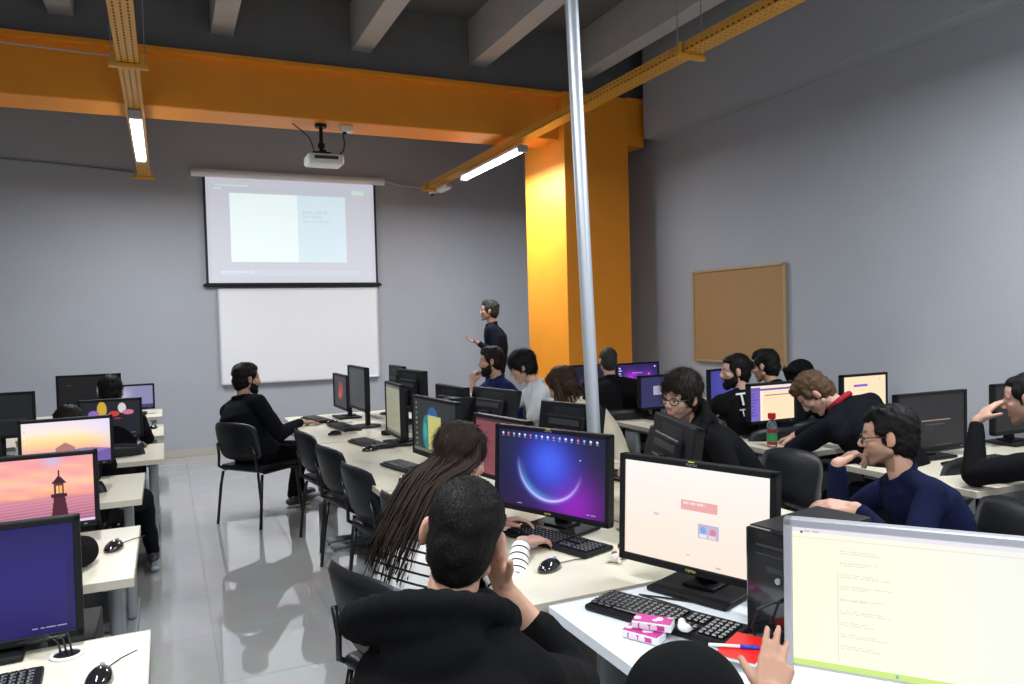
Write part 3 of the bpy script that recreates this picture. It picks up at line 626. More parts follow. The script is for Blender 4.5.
def tower(x, y, rz, z, label, h=.33, w=.165, d=.36, red=False):
    t = empty('desktop_computer', (x, y, z), math.radians(rz), label, 'computer', 'black desktop towers')   # front faces -Y local
    MB().box((0, d/2+.012, h/2), (w, d, h), bev=.004).build('case', BLACKM, t)
    MB().box((-.008, .004, h/2), (w-.02, .022, h-.004), bev=.006).build('front_panel', GLOSSB, t)
    if red: tag(MB().box((w/2-.011, .004, h/2), (.014, .024, h-.002), bev=.004).build('side_strip', REDP, t), 'dark red strip')
    f = MB()
    f.box((0, -.0075, h*.86), (w*.55, .003, .006)).box((0, -.0075, h*.78), (w*.55, .003, .004)).box((.01, -.0075, h*.66), (.05, .003, .014)); f.build('drive_slots', DGREY, t)
    MB().tube([(0.02, -.012, h*.58), (.02, -.003, h*.58)], .008, n=12).build('power_button', SILVER, t)
    return t
tw = tower(1.385, 1.468, -80, .75, 'black tower computer with a dark red edge between the two near monitors', h=.292, d=.30, red=True)
MB().tube([(.03, -.01, .12), (.02, -.03, .12), (-.01, -.05, .10), (-.03, -.05, .05), (-.02, -.04, .006)], .003).build('plugged_cable', CABLE, tw)
for i, (x, y, l) in enumerate([(3.62, 2.62, 'nearest right-hand desk'), (3.72, 3.8, 'desk with the red-capped bottle')]):
    tower(x, y, 90, .41, 'black computer case hung under the '+l, h=.28, w=.17, d=.36)
tower(1.66, 4.68, -90, .7505, 'black computer tower between the greenish and the teal-picture monitors', h=.34, w=.12, d=.24)
for i, (x, y) in enumerate([(-.36, 3.45), (-.38, 4.7), (-.35, 5.95)]):
    tower(x, y-.3, 0, .08, 'black computer tower standing under the %s left-hand desk' % ['second', 'third', 'fourth'][i], h=.38)

# ------------------------------------------------------------------ people
def skin_mat():
    m = mat('skin', (.62, .36, .25), .55, bump=.12, bscale=350, sss=.12, spec=.4); N, L, B = nodes(m)
    a = N.new('ShaderNodeVertexColor'); a.layer_name = 'tint'; L.new(a.outputs[0], B.inputs['Base Color']); return m
SKIN = skin_mat()
def cloth(name, c, rough=.9, bump=.25, bscale=320, noise=.12, sheen=0): return mat(name, c, rough, bump=bump, bscale=bscale, noise=noise, nscale=14, sheen=sheen, spec=.08)
BLK = cloth('black_cotton', (.0055, .0055, .0062)); BLK2 = cloth('black_wool', (.005, .0058, .0085), bscale=500); NAVY = cloth('navy_knit', (.006, .009, .032), bscale=420); SUIT = cloth('dark_suit', (.006, .008, .016))
NAVYT = cloth('navy_jersey', (.012, .016, .075)); GREYT = cloth('pale_grey_jersey', (.56, .58, .60)); BEIGE = cloth('beige_knit', (.48, .42, .31)); DENIM = cloth('dark_denim', (.007, .008, .011)); SHOEM = mat('dark_shoe', (.03, .03, .032), .4); SOLEM = mat('pale_sole', (.4, .38, .36), .5)
GREYC = cloth('grey_blue_cuff', (.14, .16, .20)); REDC = cloth('red_knit', (.32, .02, .03)); BEANIE = cloth('black_knit_cap', (.0045, .0045, .005), bscale=250, bump=.5)
def hair_mat(name, c, rough=.5):
    m = mat(name, c, .62, noise=.45, nscale=60, bump=.5, bscale=180, spec=.18); return m
H_LONG = hair_mat('long_dark_brown_hair', (.019, .0115, .0075)); H_BLACK = hair_mat('black_hair', (.0055, .0045, .004)); H_DBROWN = hair_mat('dark_brown_hair', (.012, .007, .0045)); H_BROWN = hair_mat('brown_hair', (.03, .015, .008)); H_BLOND = hair_mat('sandy_hair', (.09, .052, .026)); H_GREY = hair_mat('greying_hair', (.03, .028, .028))
EYEW = mat('eye_white', (.7, .68, .65), .2); EYED = mat('iris', (.03, .018, .01), .1)
def wrinkle(V, Nn, amp, seed=0, sc_=1.):
    q = V*sc_; a = np.zeros(len(V)); r = np.random.default_rng(seed)
    for k in range(7):
        d = r.normal(size=3)*(7+k*5.5); ph = r.uniform(0, 6.28); w = r.normal(size=3)*9
        a += np.sin(q @ d+ph+1.6*np.sin(q @ w+ph))/(1+.35*k)
    return V+Nn*(amp*a/2.2)[:, None]
def remesh(mb, voxel, smooth=2, name='m'):
    me = bpy.data.meshes.new(name); me.from_pydata([tuple(v) for v in mb.v], [], mb.f)
    bm = bmesh.new(); bm.from_mesh(me); bmesh.ops.recalc_face_normals(bm, faces=bm.faces); bm.to_mesh(me); bm.free()
    o = bpy.data.objects.new(name, me); COL.objects.link(o)
    r = o.modifiers.new('r', 'REMESH'); r.mode = 'VOXEL'; r.voxel_size = voxel
    if smooth: s = o.modifiers.new('s', 'SMOOTH'); s.factor = .5; s.iterations = smooth
    out = bpy.data.meshes.new_from_object(o.evaluated_get(bpy.context.evaluated_depsgraph_get())); bpy.data.objects.remove(o); bpy.data.meshes.remove(me)
    out.name = name; out.polygons.foreach_set('use_smooth', [True]*len(out.polygons)); return out
def coords(me):
    a = np.empty(len(me.vertices)*3); me.vertices.foreach_get('co', a); n = np.empty(len(me.vertices)*3); me.vertices.foreach_get('normal', n); return a.reshape(-1, 3), n.reshape(-1, 3)
def link(name, me, m, parent):
    me.materials.clear(); [me.materials.append(q) for q in (m if isinstance(m, (list, tuple)) else [m])]
    o = bpy.data.objects.new(name, me); COL.objects.link(o); o.parent = parent; return o
def soft(name, mb, voxel, m, parent, smooth=3, wr=0, seed=0):
    me = remesh(mb, voxel, smooth, name)
    if wr: V, Nn = coords(me); me.vertices.foreach_set('co', wrinkle(V, Nn, wr, seed).ravel()); me.update()
    return link(name, me, m, parent)
def dirv(a): a = math.radians(a); return Vector((math.sin(a), math.cos(a), 0))
def headM(face, pitch=0, roll=0):       # columns: right, forward, up
    return Matrix.Rotation(-math.radians(face), 3, 'Z') @ Matrix.Rotation(-math.radians(pitch), 3, 'X') @ Matrix.Rotation(math.radians(roll), 3, 'Y')
HS = .96
def head_prims(b, H, R, s=1., jaw=1.):
    def p(x, y, z): return H+R @ Vector((x, y, z))*s*HS
    def r(*a): return tuple(q*s*HS for q in a)
    b.ell(p(0, -.018, .035), r(.075, .096, .086), R, 24, 16)
    b.ell(p(0, .022, -.028), r(.060*jaw, .066, .080), R, 20, 14)
    b.ell(p(0, .03, .035), r(.062, .056, .06), R)
    for q in (-1, 1):
        b.cap(p(q*.052*jaw, -.005, -.055), p(q*.012, .062, -.100), .018*s, .017*s)
        b.cap(p(q*.012, .080, .022), p(q*.044, .064, .020), .011*s, .011*s)
        b.ell(p(q*.040, .050, -.022), r(.024, .026, .022), R)
        b.ell(p(q*.012, .098, -.032), r(.009, .011, .008), R, 8, 6)
        b.ell(p(q*.081, -.012, -.004), r(.0088, .0195, .032), R @ Matrix.Rotation(q*.3, 3, 'Z'), 14, 10); b.ell(p(q*.078, -.004, -.026), r(.007, .009, .012), R, 10, 8)
        b.ell(p(q*.031, .075, -.003), r(.014, .010, .0075), R, 10, 8); b.cap(p(q*.021, .0815, .0055), p(q*.041, .0765, .0050), .0048*s, .0046*s, 8)
    b.cap(p(0, .062, -.103), p(0, .066, -.096), .019*s, .017*s)
    b.cap(p(0, .083, .016), p(0, .101, -.026), .0085*s, .0125*s)
    b.cap(p(-.017, .080, -.058), p(.017, .080, -.058), .0068*s, .0068*s, 8); b.cap(p(0, .085, -.057), p(0, .086, -.057), .0075*s, n=8)
    b.cap(p(-.013, .080, -.070), p(.013, .080, -.070), .0078*s, .0078*s, 8)
def strands(V, Nn, n, ln, wd, comb, jit=.35, up=.25, seed=0, seg=2):
    r = np.random.default_rng(seed); idx = r.integers(0, len(V), n); P = V[idx]; nn = Nn[idx]
    d = comb[None]*1.0 if comb.ndim == 1 else comb[idx]
    t = d-nn*np.sum(d*nn, 1, keepdims=True); t /= np.linalg.norm(t, axis=1, keepdims=True)+1e-6
    g = t+nn*up+r.normal(size=P.shape)*jit; g /= np.linalg.norm(g, axis=1, keepdims=True)
    side = np.cross(g, nn); side /= np.linalg.norm(side, axis=1, keepdims=True)+1e-6
    L_ = ln*r.uniform(.5, 1.2, (n, 1)); A = P-nn*.001
    a0 = A-side*wd/2; a1 = A+side*wd/2; b0 = A+g*L_*.55-side*wd*.4+nn*.0005; b1 = A+g*L_*.55+side*wd*.4+nn*.0005; c = A+g*L_*.95-nn*(.15*L_)
    vs = np.stack([a0, a1, b1, b0, c], 1).reshape(-1, 3); k = np.arange(n)*5
    return vs, [f for i in k for f in ((i, i+1, i+2, i+3), (i+3, i+2, i+4))]
def join_mesh(me, vs, fs):
    b = bpy.data.meshes.new(me.name); V, _ = coords(me); F = [tuple(p.vertices) for p in me.polygons]; o = len(V)
    b.from_pydata(np.vstack([V, vs]).tolist(), [], F+[tuple(i+o for i in f) for f in fs]); b.polygons.foreach_set('use_smooth', [True]*len(b.polygons)); bpy.data.meshes.remove(me); return b
def hair(parent, H, R, s, style, m, fine=1., seed=0):
    b = MB()
    def p(x, y, z): return H+R @ Vector((x, y, z))*s*HS
    def r(*a): return tuple(q*s*HS for q in a)
    t = {'buzz': .003, 'short': .010, 'mop': .022, 'bun': .008, 'long': .016, 'wavy': .02}[style]
    b.ell(p(0, -.028, .046+t*.3), r(.076+t, .092+t, .080+t), R, 24, 16)
    b.ell(p(0, -.045, -.004), r(.069+t*.8, .074+t*.7, .088), R, 20, 14); b.ell(p(0, -.050, -.052), r(.052+t*.5, .056+t*.5, .046), R, 16, 10)
    b.ell(p(0, .012, .082), r(.060+t*.5, .062+t, .034+t*.8), R)
    for q in (-1, 1): b.ell(p(q*(.064+t*.4), .018, .038), r(.014+t*.4, .030, .036), R, 10, 8); b.ell(p(q*.066, .012, .0), r(.008, .010, .03), R, 8, 8)
    if style == 'mop':
        rr = random.Random(seed)
        for k in range(26):
            a = rr.uniform(-2.2, 2.2)+math.pi/2; e = rr.uniform(.0, 1.1); x, y, z = math.cos(a)*math.cos(e)*.088, math.sin(a)*math.cos(e)*.095-.015, .045+math.sin(e)*.085
            b.cap(p(x, y, z), p(x*1.05+rr.uniform(-.02, .02), y*1.02+.012, z-.025), .017*s, .010*s, 8)
        for q in (-.045, -.02, .01, .04): b.cap(p(q, .055, .11), p(q*1.2, .080, .072), .015*s, .009*s, 8)
        for q in (-1, 1): b.cap(p(q*.082, 0, .05), p(q*.084, .008, -.01), .016*s, .009*s, 8)
    if style == 'bun':
        b.ell(p(0, -.118, .04), r(.036, .036, .034), R); b.cap(p(0, -.09, .05), p(0, -.11, .04), .03*s, .03*s); 
    if style == 'short':
        rr = random.Random(seed)
        for k in range(20):
            a = rr.uniform(0, 6.28); q = rr.uniform(0, .8); x, y = math.cos(a)*.06*q, math.sin(a)*.075*q+.005; b.ell(p(x, y, .105+.02*(1-q)), r(.022, .022, .016), R, 8, 6)
    me = remesh(b, .006 if fine >= 1 else .009, 9 if style == 'buzz' else 2, 'hair')
    V, Nn = coords(me); V = wrinkle(V, Nn, {'buzz': .0012, 'short': .0045}.get(style, .003), seed, 6); me.vertices.foreach_set('co', V.ravel()); me.update()
    Rn = np.array(R); V, Nn = coords(me)
    down = -np.array(R.col[2])*.8-np.array(R.col[1])*.7 if style != 'mop' else -np.array(R.col[2])+np.array(R.col[1])*.5
    n = int({'buzz': 5000, 'short': 5000, 'mop': 4200, 'bun': 3500, 'long': 4000, 'wavy': 3500}[style]*fine)
    vs, fs = strands(V, Nn, n, {'buzz': .010, 'short': .022, 'mop': .05, 'bun': .035, 'long': .06, 'wavy': .05}[style], .0016*(1.5 if fine < 1 else 1), down, {'buzz': .12, 'long': .08}.get(style, .24), {'buzz': .3, 'short': .22, 'mop': .2, 'long': .04}.get(style, .08), seed)
    return link('hair', join_mesh(me, vs, fs), m, parent)
def beard(parent, H, R, s, m, thick=.010, fine=1., moust=True):
    b = MB(); head_prims(b, H, R, s); me = remesh(b, .0045 if fine >= 1 else .006, 3, 'beard'); V, Nn = coords(me); q = (V-np.array(H)) @ np.array(R)/(s*HS)
    x, y, z = q[:, 0], q[:, 1], q[:, 2]
    top = np.where(y > .055, -.046, np.where(y > .02, -.046+.02*(.055-y)/.035, -.026+.03*np.clip((.02-y)/.02, 0, 1)))
    keep = (z < top) & (y > -.006-.12*np.clip(-z-.02, 0, .1)*0) & (z > -.135) & ~((np.abs(x) < .021) & (z > -.080) & (z < -.054) & (y > .05)) & (np.abs(x) < .0775)
    g = np.clip(np.minimum((top-z)/.02, (y+.012)/.02), 0, 1)
    V2 = V+Nn*((.0012+thick*g)[:, None]); V2 = wrinkle(V2, Nn, .001, 5, 8); me.vertices.foreach_set('co', V2.ravel())
    bm = bmesh.new(); bm.from_mesh(me); bm.verts.ensure_lookup_table(); bmesh.ops.delete(bm, geom=[bm.verts[i] for i in np.nonzero(~keep)[0]], context='VERTS'); bm.to_mesh(me); bm.free(); me.update()
    V, Nn = coords(me); vs, fs = strands(V, Nn, int(3500*fine), .011, .0015, -np.array(R.col[2]), .35, .3, 3)
    return link('beard', join_mesh(me, vs, fs), m, parent)
def glasses(parent, H, R, s):
    b = MB()
    def p(x, y, z): return H+R @ Vector((x, y, z))*s*HS
    for q in (-1, 1):
        ring = [p(q*.033+.025*math.cos(a)*(1+.1*math.cos(2*a)), .099-.006*abs(q*.033+.025*math.cos(a))/.05, -.004+.019*math.sin(a)) for a in [2*math.pi*k/20 for k in range(21)]]
        b.tube(ring, .0027, 6); b.tube([p(q*.058, .094, .003), p(q*.078, .06, .004), p(q*.081, -.004, .006), p(q*.080, -.02, -.01)], .0028, 6)
    b.tube([p(-.009, .100, .0), p(0, .104, .003), p(.009, .100, .0)], .002, 6)
    o = b.build('glasses', BLACKP, parent, True); return o
def ik(S, W, L1, L2, hint):
    d = W-S; D = d.length; mx_ = (L1+L2)*.995
    if D > mx_: W = S+d*(mx_/D); d = W-S; D = mx_
    a = (L1*L1-L2*L2+D*D)/(2*D); h = math.sqrt(max(0, L1*L1-a*a)); u = d.normalized(); hv = Vector(hint); hv = (hv-u*hv.dot(u)).normalized()
    return S+u*a+hv*h, W
def hand_prims(b, W, d, n, side, curl=.35, spread=.10, s=1., curls=None, thumb=None):
    """W wrist, d direction of the fingers, n the way the palm faces; side +1 = right hand"""
    d = Vector(d).normalized(); n = Vector(n); n = (n-d*n.dot(d)).normalized(); x = d.cross(n)*side     # x points to the thumb side
    x = -x if False else x
    def pt(u, v, w_): return W+(x*u+d*v+n*w_)*s
    kn = [(.030, .090), (.010, .096), (-.010, .092), (-.028, .082)]; ln = [(.042, .025, .020), (.046, .028, .021), (.042, .026, .020), (.033, .020, .017)]; rr = [.0088, .0090, .0086, .0076]
    for (u, v), r in zip(kn, rr): b.cap(pt(u*.55, .012, 0), pt(u, v, 0), .0145*s, .0112*s, 10)
    b.ell(pt(0, .05, .004), (.034*s, .040*s, .0125*s), Matrix((x, d, n)).transposed(), 14, 10)
    b.cap(pt(.016, .022, .008), pt(.034, .055, .010), .015*s, .012*s, 10)
    for i, (u, v) in enumerate(kn):
        c = curls[i] if curls else curl*(1+.12*i); a = 0; P = pt(u, v, 0); sp = spread*(1.5-i)/1.5
        for j, L_ in enumerate(ln[i]):
            a += c*(1.0, 1.25, .8)[j]; D = (d*math.cos(a)+n*math.sin(a))+x*sp*math.cos(a); D.normalize(); Q = P+D*L_*s
            r0 = rr[i]*(1, .93, .86, .76)[j]*s; r1 = rr[i]*(1, .93, .86, .76)[j+1]*s; b.cap(P, Q, r0, r1, 10); P = Q
    T = pt(.030, .035, .008); ta = thumb or (.75, .62, .25); D = (x*ta[0]+d*ta[1]+n*ta[2]).normalized(); Q = T+D*.038*s; b.cap(T, Q, .0125*s, .0105*s, 10)
    D2 = (D+d*.25+n*.15).normalized(); Q2 = Q+D2*.030*s; b.cap(Q, Q2, .0100*s, .0082*s, 10)
    return x
def person(label, face, head, hface=None, hp=0, hr=0, top=BLK, topname='jacket', hairstyle='short', hairm=H_BLACK, skin=(.47, .27, .185), hands=None, arms=None, hint=None, stand=False, hip=None, chair_label=None,
           beardm=None, beardt=.008, specs=False, sleeve='long', vox=.009, s=1., hood=False, collar=True, slv=None, hoodc=(0, 0, 0), fine=.5, chair_at=None, bulk=1., legs=None, extra=None, stubble=0, wr=.004, seed=1, bottom=DENIM, shoulders=None, cuffm=None, female=False, hipz=.555):
    H = Vector(head); F = dirv(face); S_ = Vector((F.y, -F.x, 0)); hface = face if hface is None else hface; R = headM(hface, hp, hr); UP = Vector((0, 0, 1))
    rt = empty('person', (H.x, H.y, 0), 0, label, 'person'); inv = Vector((-H.x, -H.y, 0))
    O = Vector((H.x, H.y, 0))
    h = H-O                                         # everything below is in the person's own frame
    Nb = h+R @ Vector((0, -.045, -.160))*s          # base of the neck
    if stand: P = Nb-Vector((0, 0, .52*s))-F*.01
    else:
        dz = Nb.z-hipz; L_ = .50*s; dx = math.sqrt(max(.0025, L_*L_-dz*dz)) if dz < L_ else .05
        P = (Vector((*hip, 0))-O) if hip else Nb-F*dx; P.z = hipz
    spine = (Nb-P).normalized(); fw = (F-spine*F.dot(spine)).normalized(); sd = spine.cross(fw)*-1; sd = fw.cross(spine)
    def sp(t): q = P.lerp(Nb, t); return q-fw*.045*math.sin(math.pi*t)
    wS = (.165 if female else .185)*s*bulk; sh = {}
    for q in (-1, 1): sh[q] = sp(.93)+sd*q*wS-spine*.03*s+(Vector(shoulders.get(q, (0, 0, 0))) if shoulders else Vector((0, 0, 0)))
    # arms: wrists given in world coordinates, or resting on the lap
    ar = {}
    for q in (-1, 1):
        W = arms.get(q) if arms else None
        W = (Vector(W)-O) if W is not None else P+F*.30+S_*q*.12+UP*.08
        if stand and not (arms and arms.get(q)): W = sh[q]-UP*.52+F*.08+S_*q*.04
        hv = (hint or {}).get(q, (S_*q*.5-F*.5-UP*.8)); E_, W = ik(sh[q], W, .285*s, .255*s, hv); ar[q] = (E_, W)
    lg = {}
    for q in (-1, 1):
        hipj = P+S_*q*.09*s
        if stand: K = hipj-UP*.42*s+F*.03; A = K-UP*.40*s-F*.03; A.z = .09
        else:
            K = P+F*.40*s+S_*q*(.15)+UP*(-.04); K.z = .50; A = Vector((K.x, K.y, .09))+F*.04
            if legs and q in legs: K = Vector(legs[q][0])-O; A = Vector(legs[q][1])-O
        lg[q] = (hipj, K, A)
    # ---- body
    b = MB(); head_prims(b, h, R, s); b.cap(Nb-spine*.03, h+R @ Vector((0, -.025, -.05))*s, .053*s, .050*s, 14)
    b.loft([(sp(t), sd, fw, wx*s*.86*bulk, wy*s*.86) for t, wx, wy in ((0, .155, .11), (.25, .135, .10), (.5, .145, .105), (.75, .155, .11), (.88, .11, .07), (1.0, .053, .053))])
    for q in (-1, 1):
        E_, W = ar[q]; b.cap(sp(.9)+sd*q*.08, sh[q], .045*s, .045*s); b.cap(sh[q], E_, .043*s, .036*s); b.cap(E_, E_.lerp(W, .35), .036*s, .036*s); b.cap(E_.lerp(W, .35), W, .036*s, .0255*s)
        fo = (W-E_).normalized()
        hd = (hands or {}).get(q, {}); d = Vector(hd.get('d', fo)); n = Vector(hd.get('n', (0, 0, -1)))
        if abs(d.normalized().dot(n.normalized())) > .95: n = fw
        b.cap(W-fo*.01, W+d.normalized()*.015, .0245*s, .024*s, 10); hand_prims(b, W, d, n, q*1, hd.get('curl', .35), hd.get('spread', .1), s*hd.get('s', 1.), hd.get('curls'), hd.get('thumb'))
        hj, K, A = lg[q]; b.cap(hj, K, .065*s, .05*s); b.cap(K, A, .046*s, .034*s); b.cap(A, A+F*.12-UP*.05, .03, .025)
    me = remesh(b, vox, 2 if vox > .006 else 2, 'body'); V, Nn = coords(me)
    q_ = (V-np.array(h)) @ np.array(R)/(s*HS); T = np.ones((len(V), 4)); T[:, :3] = skin
    lip = np.exp(-((q_[:, 0]/.024)**4+((q_[:, 2]+.064)/.011)**4))*(q_[:, 1] > .07); T[:, :3] = T[:, :3]*(1-lip[:, None]*.5)+np.array((.38, .10, .09))*lip[:, None]*.5
    brow = np.exp(-(((np.abs(q_[:, 0])-.03)/.020)**4+((q_[:, 2]-.026)/.0065)**4))*(q_[:, 1] > .055); T[:, :3] *= (1-.8*brow)[:, None]
    ear = np.exp(-((np.abs(q_[:, 0])-.083)/.008)**2)*(np.abs(q_[:, 2]) < .04)*(np.abs(q_[:, 1]) < .03); T[:, :3] = T[:, :3]*(1-.35*ear[:, None])+np.array((.46, .16, .11))*.35*ear[:, None]
    if stubble:
        st = np.clip((-q_[:, 2]-.035)/.03, 0, 1)*(q_[:, 1] > -.02)*(q_[:, 2] > -.14)*(np.abs(q_[:, 0]) < .09); T[:, :3] *= (1-stubble*st*(1-lip))[:, None]
    ca = me.color_attributes.new('tint', 'FLOAT_COLOR', 'POINT'); ca.data.foreach_set('color', T.ravel())
    body = link('body', me, SKIN, rt)
    for q in (-1, 1):
        e = MB(); c = h+R @ Vector((q*.031, .0745, -.004))*s*HS; e.ell(c, .0098*s, R, 14, 10); e.mi = 1; e.ell(c+R @ Vector((0, .0085, 0))*s, (.0055*s, .0045*s, .0055*s), R, 10, 8); e.build('eye', [EYEW, EYED], rt, True)
    # ---- clothes
    b = MB(); k = s*bulk
    b.loft([(sp(t), sd, fw, wx*k, wy*k) for t, wx, wy in ((-.10, .178, .13), (.05, .18, .135), (.25, .168, .13), (.5, .175, .132), (.75, .18, .13), (.90, .155, .10), (1.0, .068, .066))])
    if female is False:
        for q in (-1, 1): b.ell(sp(.72)+fw*.05+sd*q*.07, (.08*k, .06*k, .09*k), Matrix((sd, fw, spine)).transposed())
    for q in (-1, 1):
        E_, W = ar[q]; b.cap(sp(.96)+sd*q*.05, sh[q], .052*k, .060*k, 14); b.cap(sp(.80)+sd*q*.10, sh[q]-spine*.04, .08*k, .055*k, 14); b.cap(sh[q], sh[q].lerp(E_, .5), .060*k, .054*k, 14)
        if sleeve == 'long': b.cap(sh[q].lerp(E_, .5), E_, .056*k, .052*k, 14); b.cap(E_, W-(W-E_).normalized()*(slv or {}).get(q, .025), .052*k, (.046 if slv else .036)*s, 14)
        elif sleeve == 'short': b.cap(sh[q].lerp(E_, .4), sh[q].lerp(E_, .62), .056*k, .055*k, 14)
    b.ell(Nb-fw*.028-spine*.012, (.066*s, .048*s, .034*s), Matrix((sd, fw, spine)).transposed())
    if collar: 
        c0 = Nb+spine*.005; b.tube([c0+(sd*math.cos(a)*.062+fw*math.sin(a)*.060+spine*(.012-.016*math.sin(a)))*s for a in [2*math.pi*i/16 for i in range(17)]], .013, 8)
    if hood:
        for i in range(15):
            a = math.pi*(i/14)*1.25-math.pi*.125; c = Nb+Vector(hoodc)+(sd*math.cos(a)*.115-fw*(math.sin(a)*.10+.015)+spine*(.03-.02*math.sin(a)))*s; b.ell(c, (.036*s,)*3, None, 10, 8)
        b.ell(Nb-fw*.10-spine*.05, (.10*s, .05*s, .09*s), Matrix((sd, fw, spine)).transposed())
        for i in range(17):
            a = math.pi*(i/16)*1.15-math.pi*.075; c = Nb+Vector(hoodc)+(sd*math.cos(a)*.150-fw*(math.sin(a)*.155-.02)+spine*(.015+.03*math.sin(a)))*s; b.ell(c, (.030*s,)*3, None, 10, 8)
    me = remesh(b, max(vox, .007), 4, topname); V, Nn = coords(me); V = wrinkle(V, Nn, wr, seed, 1.); me.vertices.foreach_set('co', V.ravel()); me.update()
    if top is STRIPE:
        best = np.full(len(V), 9.); val = np.zeros(len(V))
        for (A_, B_, off) in [(np.array(P), np.array(Nb), 0)]+[(np.array(x_), np.array(y_), 0) for q in (-1, 1) for x_, y_ in ((sh[q], ar[q][0]), (ar[q][0], ar[q][1]))]:
            ab = B_-A_; t = np.clip((V-A_) @ ab/(ab @ ab), 0, 1); dd = np.linalg.norm(V-(A_+t[:, None]*ab), axis=1)-(.13 if off == 0 and np.allclose(A_, np.array(P)) else .05)
            tt = (V-A_) @ ab/np.linalg.norm(ab); m_ = dd < best; best[m_] = dd[m_]; val[m_] = tt[m_]
        at = me.attributes.new('along', 'FLOAT', 'POINT'); at.data.foreach_set('value', val)
    link(topname, me, top, rt)
    if cuffm:
        for q in (-1, 1):
            E_, W = ar[q]; fo = (W-E_).normalized(); soft('cuff', MB().cap(W-fo*.05, W-fo*.018, .037*s, .034*s), .006, cuffm, rt, 2)
    b = MB(); b.ell(P, (.172*k, .135*k, .12*s), Matrix((S_, F, UP)).transposed())
    for q in (-1, 1): hj, K, A = lg[q]; b.cap(hj, K, .088*s, .064*s, 14); b.cap(K, A+UP*.02, .062*s, .046*s, 14)
    soft('trousers', b, max(vox, .012), bottom, rt, 3, .004, seed+9)
    for q in (-1, 1):
        hj, K, A = lg[q]; g = A; z = g.z-.06
        sh_ = MB().ell(g+F*.05-UP*.035, (.043, .125, .045), Matrix((S_, F, UP)).transposed()).ell(g-UP*.01, (.04, .05, .05)); sh_.v = [(x, y, max(zz, z-.025)) for x, y, zz in sh_.v]
        o = sh_.build('shoe', SHOEM, rt, True); MB().ell(g+F*.05-UP*.078, (.044, .13, .012), Matrix((S_, F, UP)).transposed()).build('sole', SOLEM, o, True)
    # ---- hair and so on
    if hairstyle: hair(rt, h, R, s, hairstyle, hairm, fine, seed)
    if beardm: beard(rt, h, R, s, beardm, beardt, fine)
    if specs: glasses(rt, h, R, s)
    if chair_label: c_ = O+P-F*.02; chair(*(chair_at or (c_.x, c_.y, face)), chair_label)
    if extra: extra(rt, h, R, dict(P=P, Nb=Nb, sd=sd, fw=fw, spine=spine, ar=ar, sh=sh, sp=sp, O=O, F=F, S=S_))
    return rt
STRIPE = cloth('striped_jersey', (.72, .70, .66), noise=0)
N, L, B = nodes(STRIPE); at = N.new('ShaderNodeAttribute'); at.attribute_name = 'along'
m1 = N.new('ShaderNodeMath'); m1.operation = 'DIVIDE'; m1.inputs[1].default_value = .034; m2 = N.new('ShaderNodeMath'); m2.operation = 'FRACT'; m3 = N.new('ShaderNodeMath'); m3.operation = 'LESS_THAN'; m3.inputs[1].default_value = .22
mc = N.new('ShaderNodeMix'); mc.data_type = 'RGBA'; mc.inputs[6].default_value = (.72, .70, .66, 1); mc.inputs[7].default_value = (.015, .015, .02, 1)
L.new(at.outputs['Fac'], m1.inputs[0]); L.new(m1.outputs[0], m2.inputs[0]); L.new(m2.outputs[0], m3.inputs[0]); L.new(m3.outputs[0], mc.inputs[0]); L.new(mc.outputs[2], B.inputs['Base Color'])

def locks(parent, name, m, paths, n, wd, rad, seed=0, wave=0., segs=10):
    """long hair: paths are lists of points; n locks each wander around a random blend of them"""
    r = np.random.default_rng(seed); b = MB(); P_ = [np.array([tuple(q) for q in p_]) for p_ in paths]
    for i in range(n):
        k = r.uniform(0, len(P_)-1.001); a = int(k); t = k-a; base = P_[a]*(1-t)+P_[a+1]*t
        u = np.linspace(0, 1, segs); x = np.linspace(0, 1, len(base)); c = np.stack([np.interp(u, x, base[:, j]) for j in range(3)], 1)
        off = r.normal(size=3)*rad; end = r.uniform(.72, 1.03); ph = r.uniform(0, 6.28)
        c = c[:max(3, int(segs*min(end, 1)))]; uu = np.linspace(0, 1, len(c))[:, None]
        c = c+off*(.35+.8*uu)+r.normal(size=3)*.012*uu**2+wave*np.stack([np.sin(uu[:, 0]*16+ph), np.cos(uu[:, 0]*14+ph), uu[:, 0]*0], 1)*uu
        w_ = wd*r.uniform(.6, 1.3); b.tube([tuple(q) for q in c], list(w_*(1-.75*uu[:, 0]**2)), 5)
    return b.build(name, m, parent, True)

V3 = Vector
IR = V3((.91, -.41, 0)); IF = V3((.41, .91, 0)); UPV = V3((0, 0, 1))      # rough sideways / forward directions across the room
# the seated man in black, in the aisle
person('person in a black suit with short beard, seated on a chair in the aisle', 62, (.60, 6.58, 1.155), 72, 2, 0, BLK2, 'suit_jacket', 'short', H_BLACK,
       arms={1: (1.0, 6.44, .785), -1: (.90, 6.78, .66)}, s=1.06, hip=(.64, 6.50), beardm=H_BLACK, beardt=.006, bulk=1.12, vox=.007, bottom=BLK, seed=11, hint={1: (-.2, -.6, -.6)},
       hands={1: dict(d=(.9, .1, -.1), n=(0, 0, -1), curl=.2)}, legs={1: ((1.02, 6.62, .50), (.96, 6.80, .09)), -1: ((1.0, 6.90, .50), (1.06, 7.05, .09))})
# the teacher
person('person in a dark suit standing by the back wall with one hand raised palm up', -60, (3.41, 8.1, 1.69), -66, -4, 0, SUIT, 'suit_jacket', 'short', H_GREY, stand=True,
       arms={-1: (3.20, 7.93, 1.33), 1: (3.50, 8.0, .95)}, hands={-1: dict(d=(-.8, .2, .25), n=(0, 0, 1), curl=.35), 1: dict(d=(-.8, .2, .1), n=(0, .3, 1), curl=.5)}, hint={-1: (.3, -.3, -1), 1: (.5, .3, -1)}, vox=.007, seed=12, stubble=.25, skin=(0.426, 0.245, 0.175))
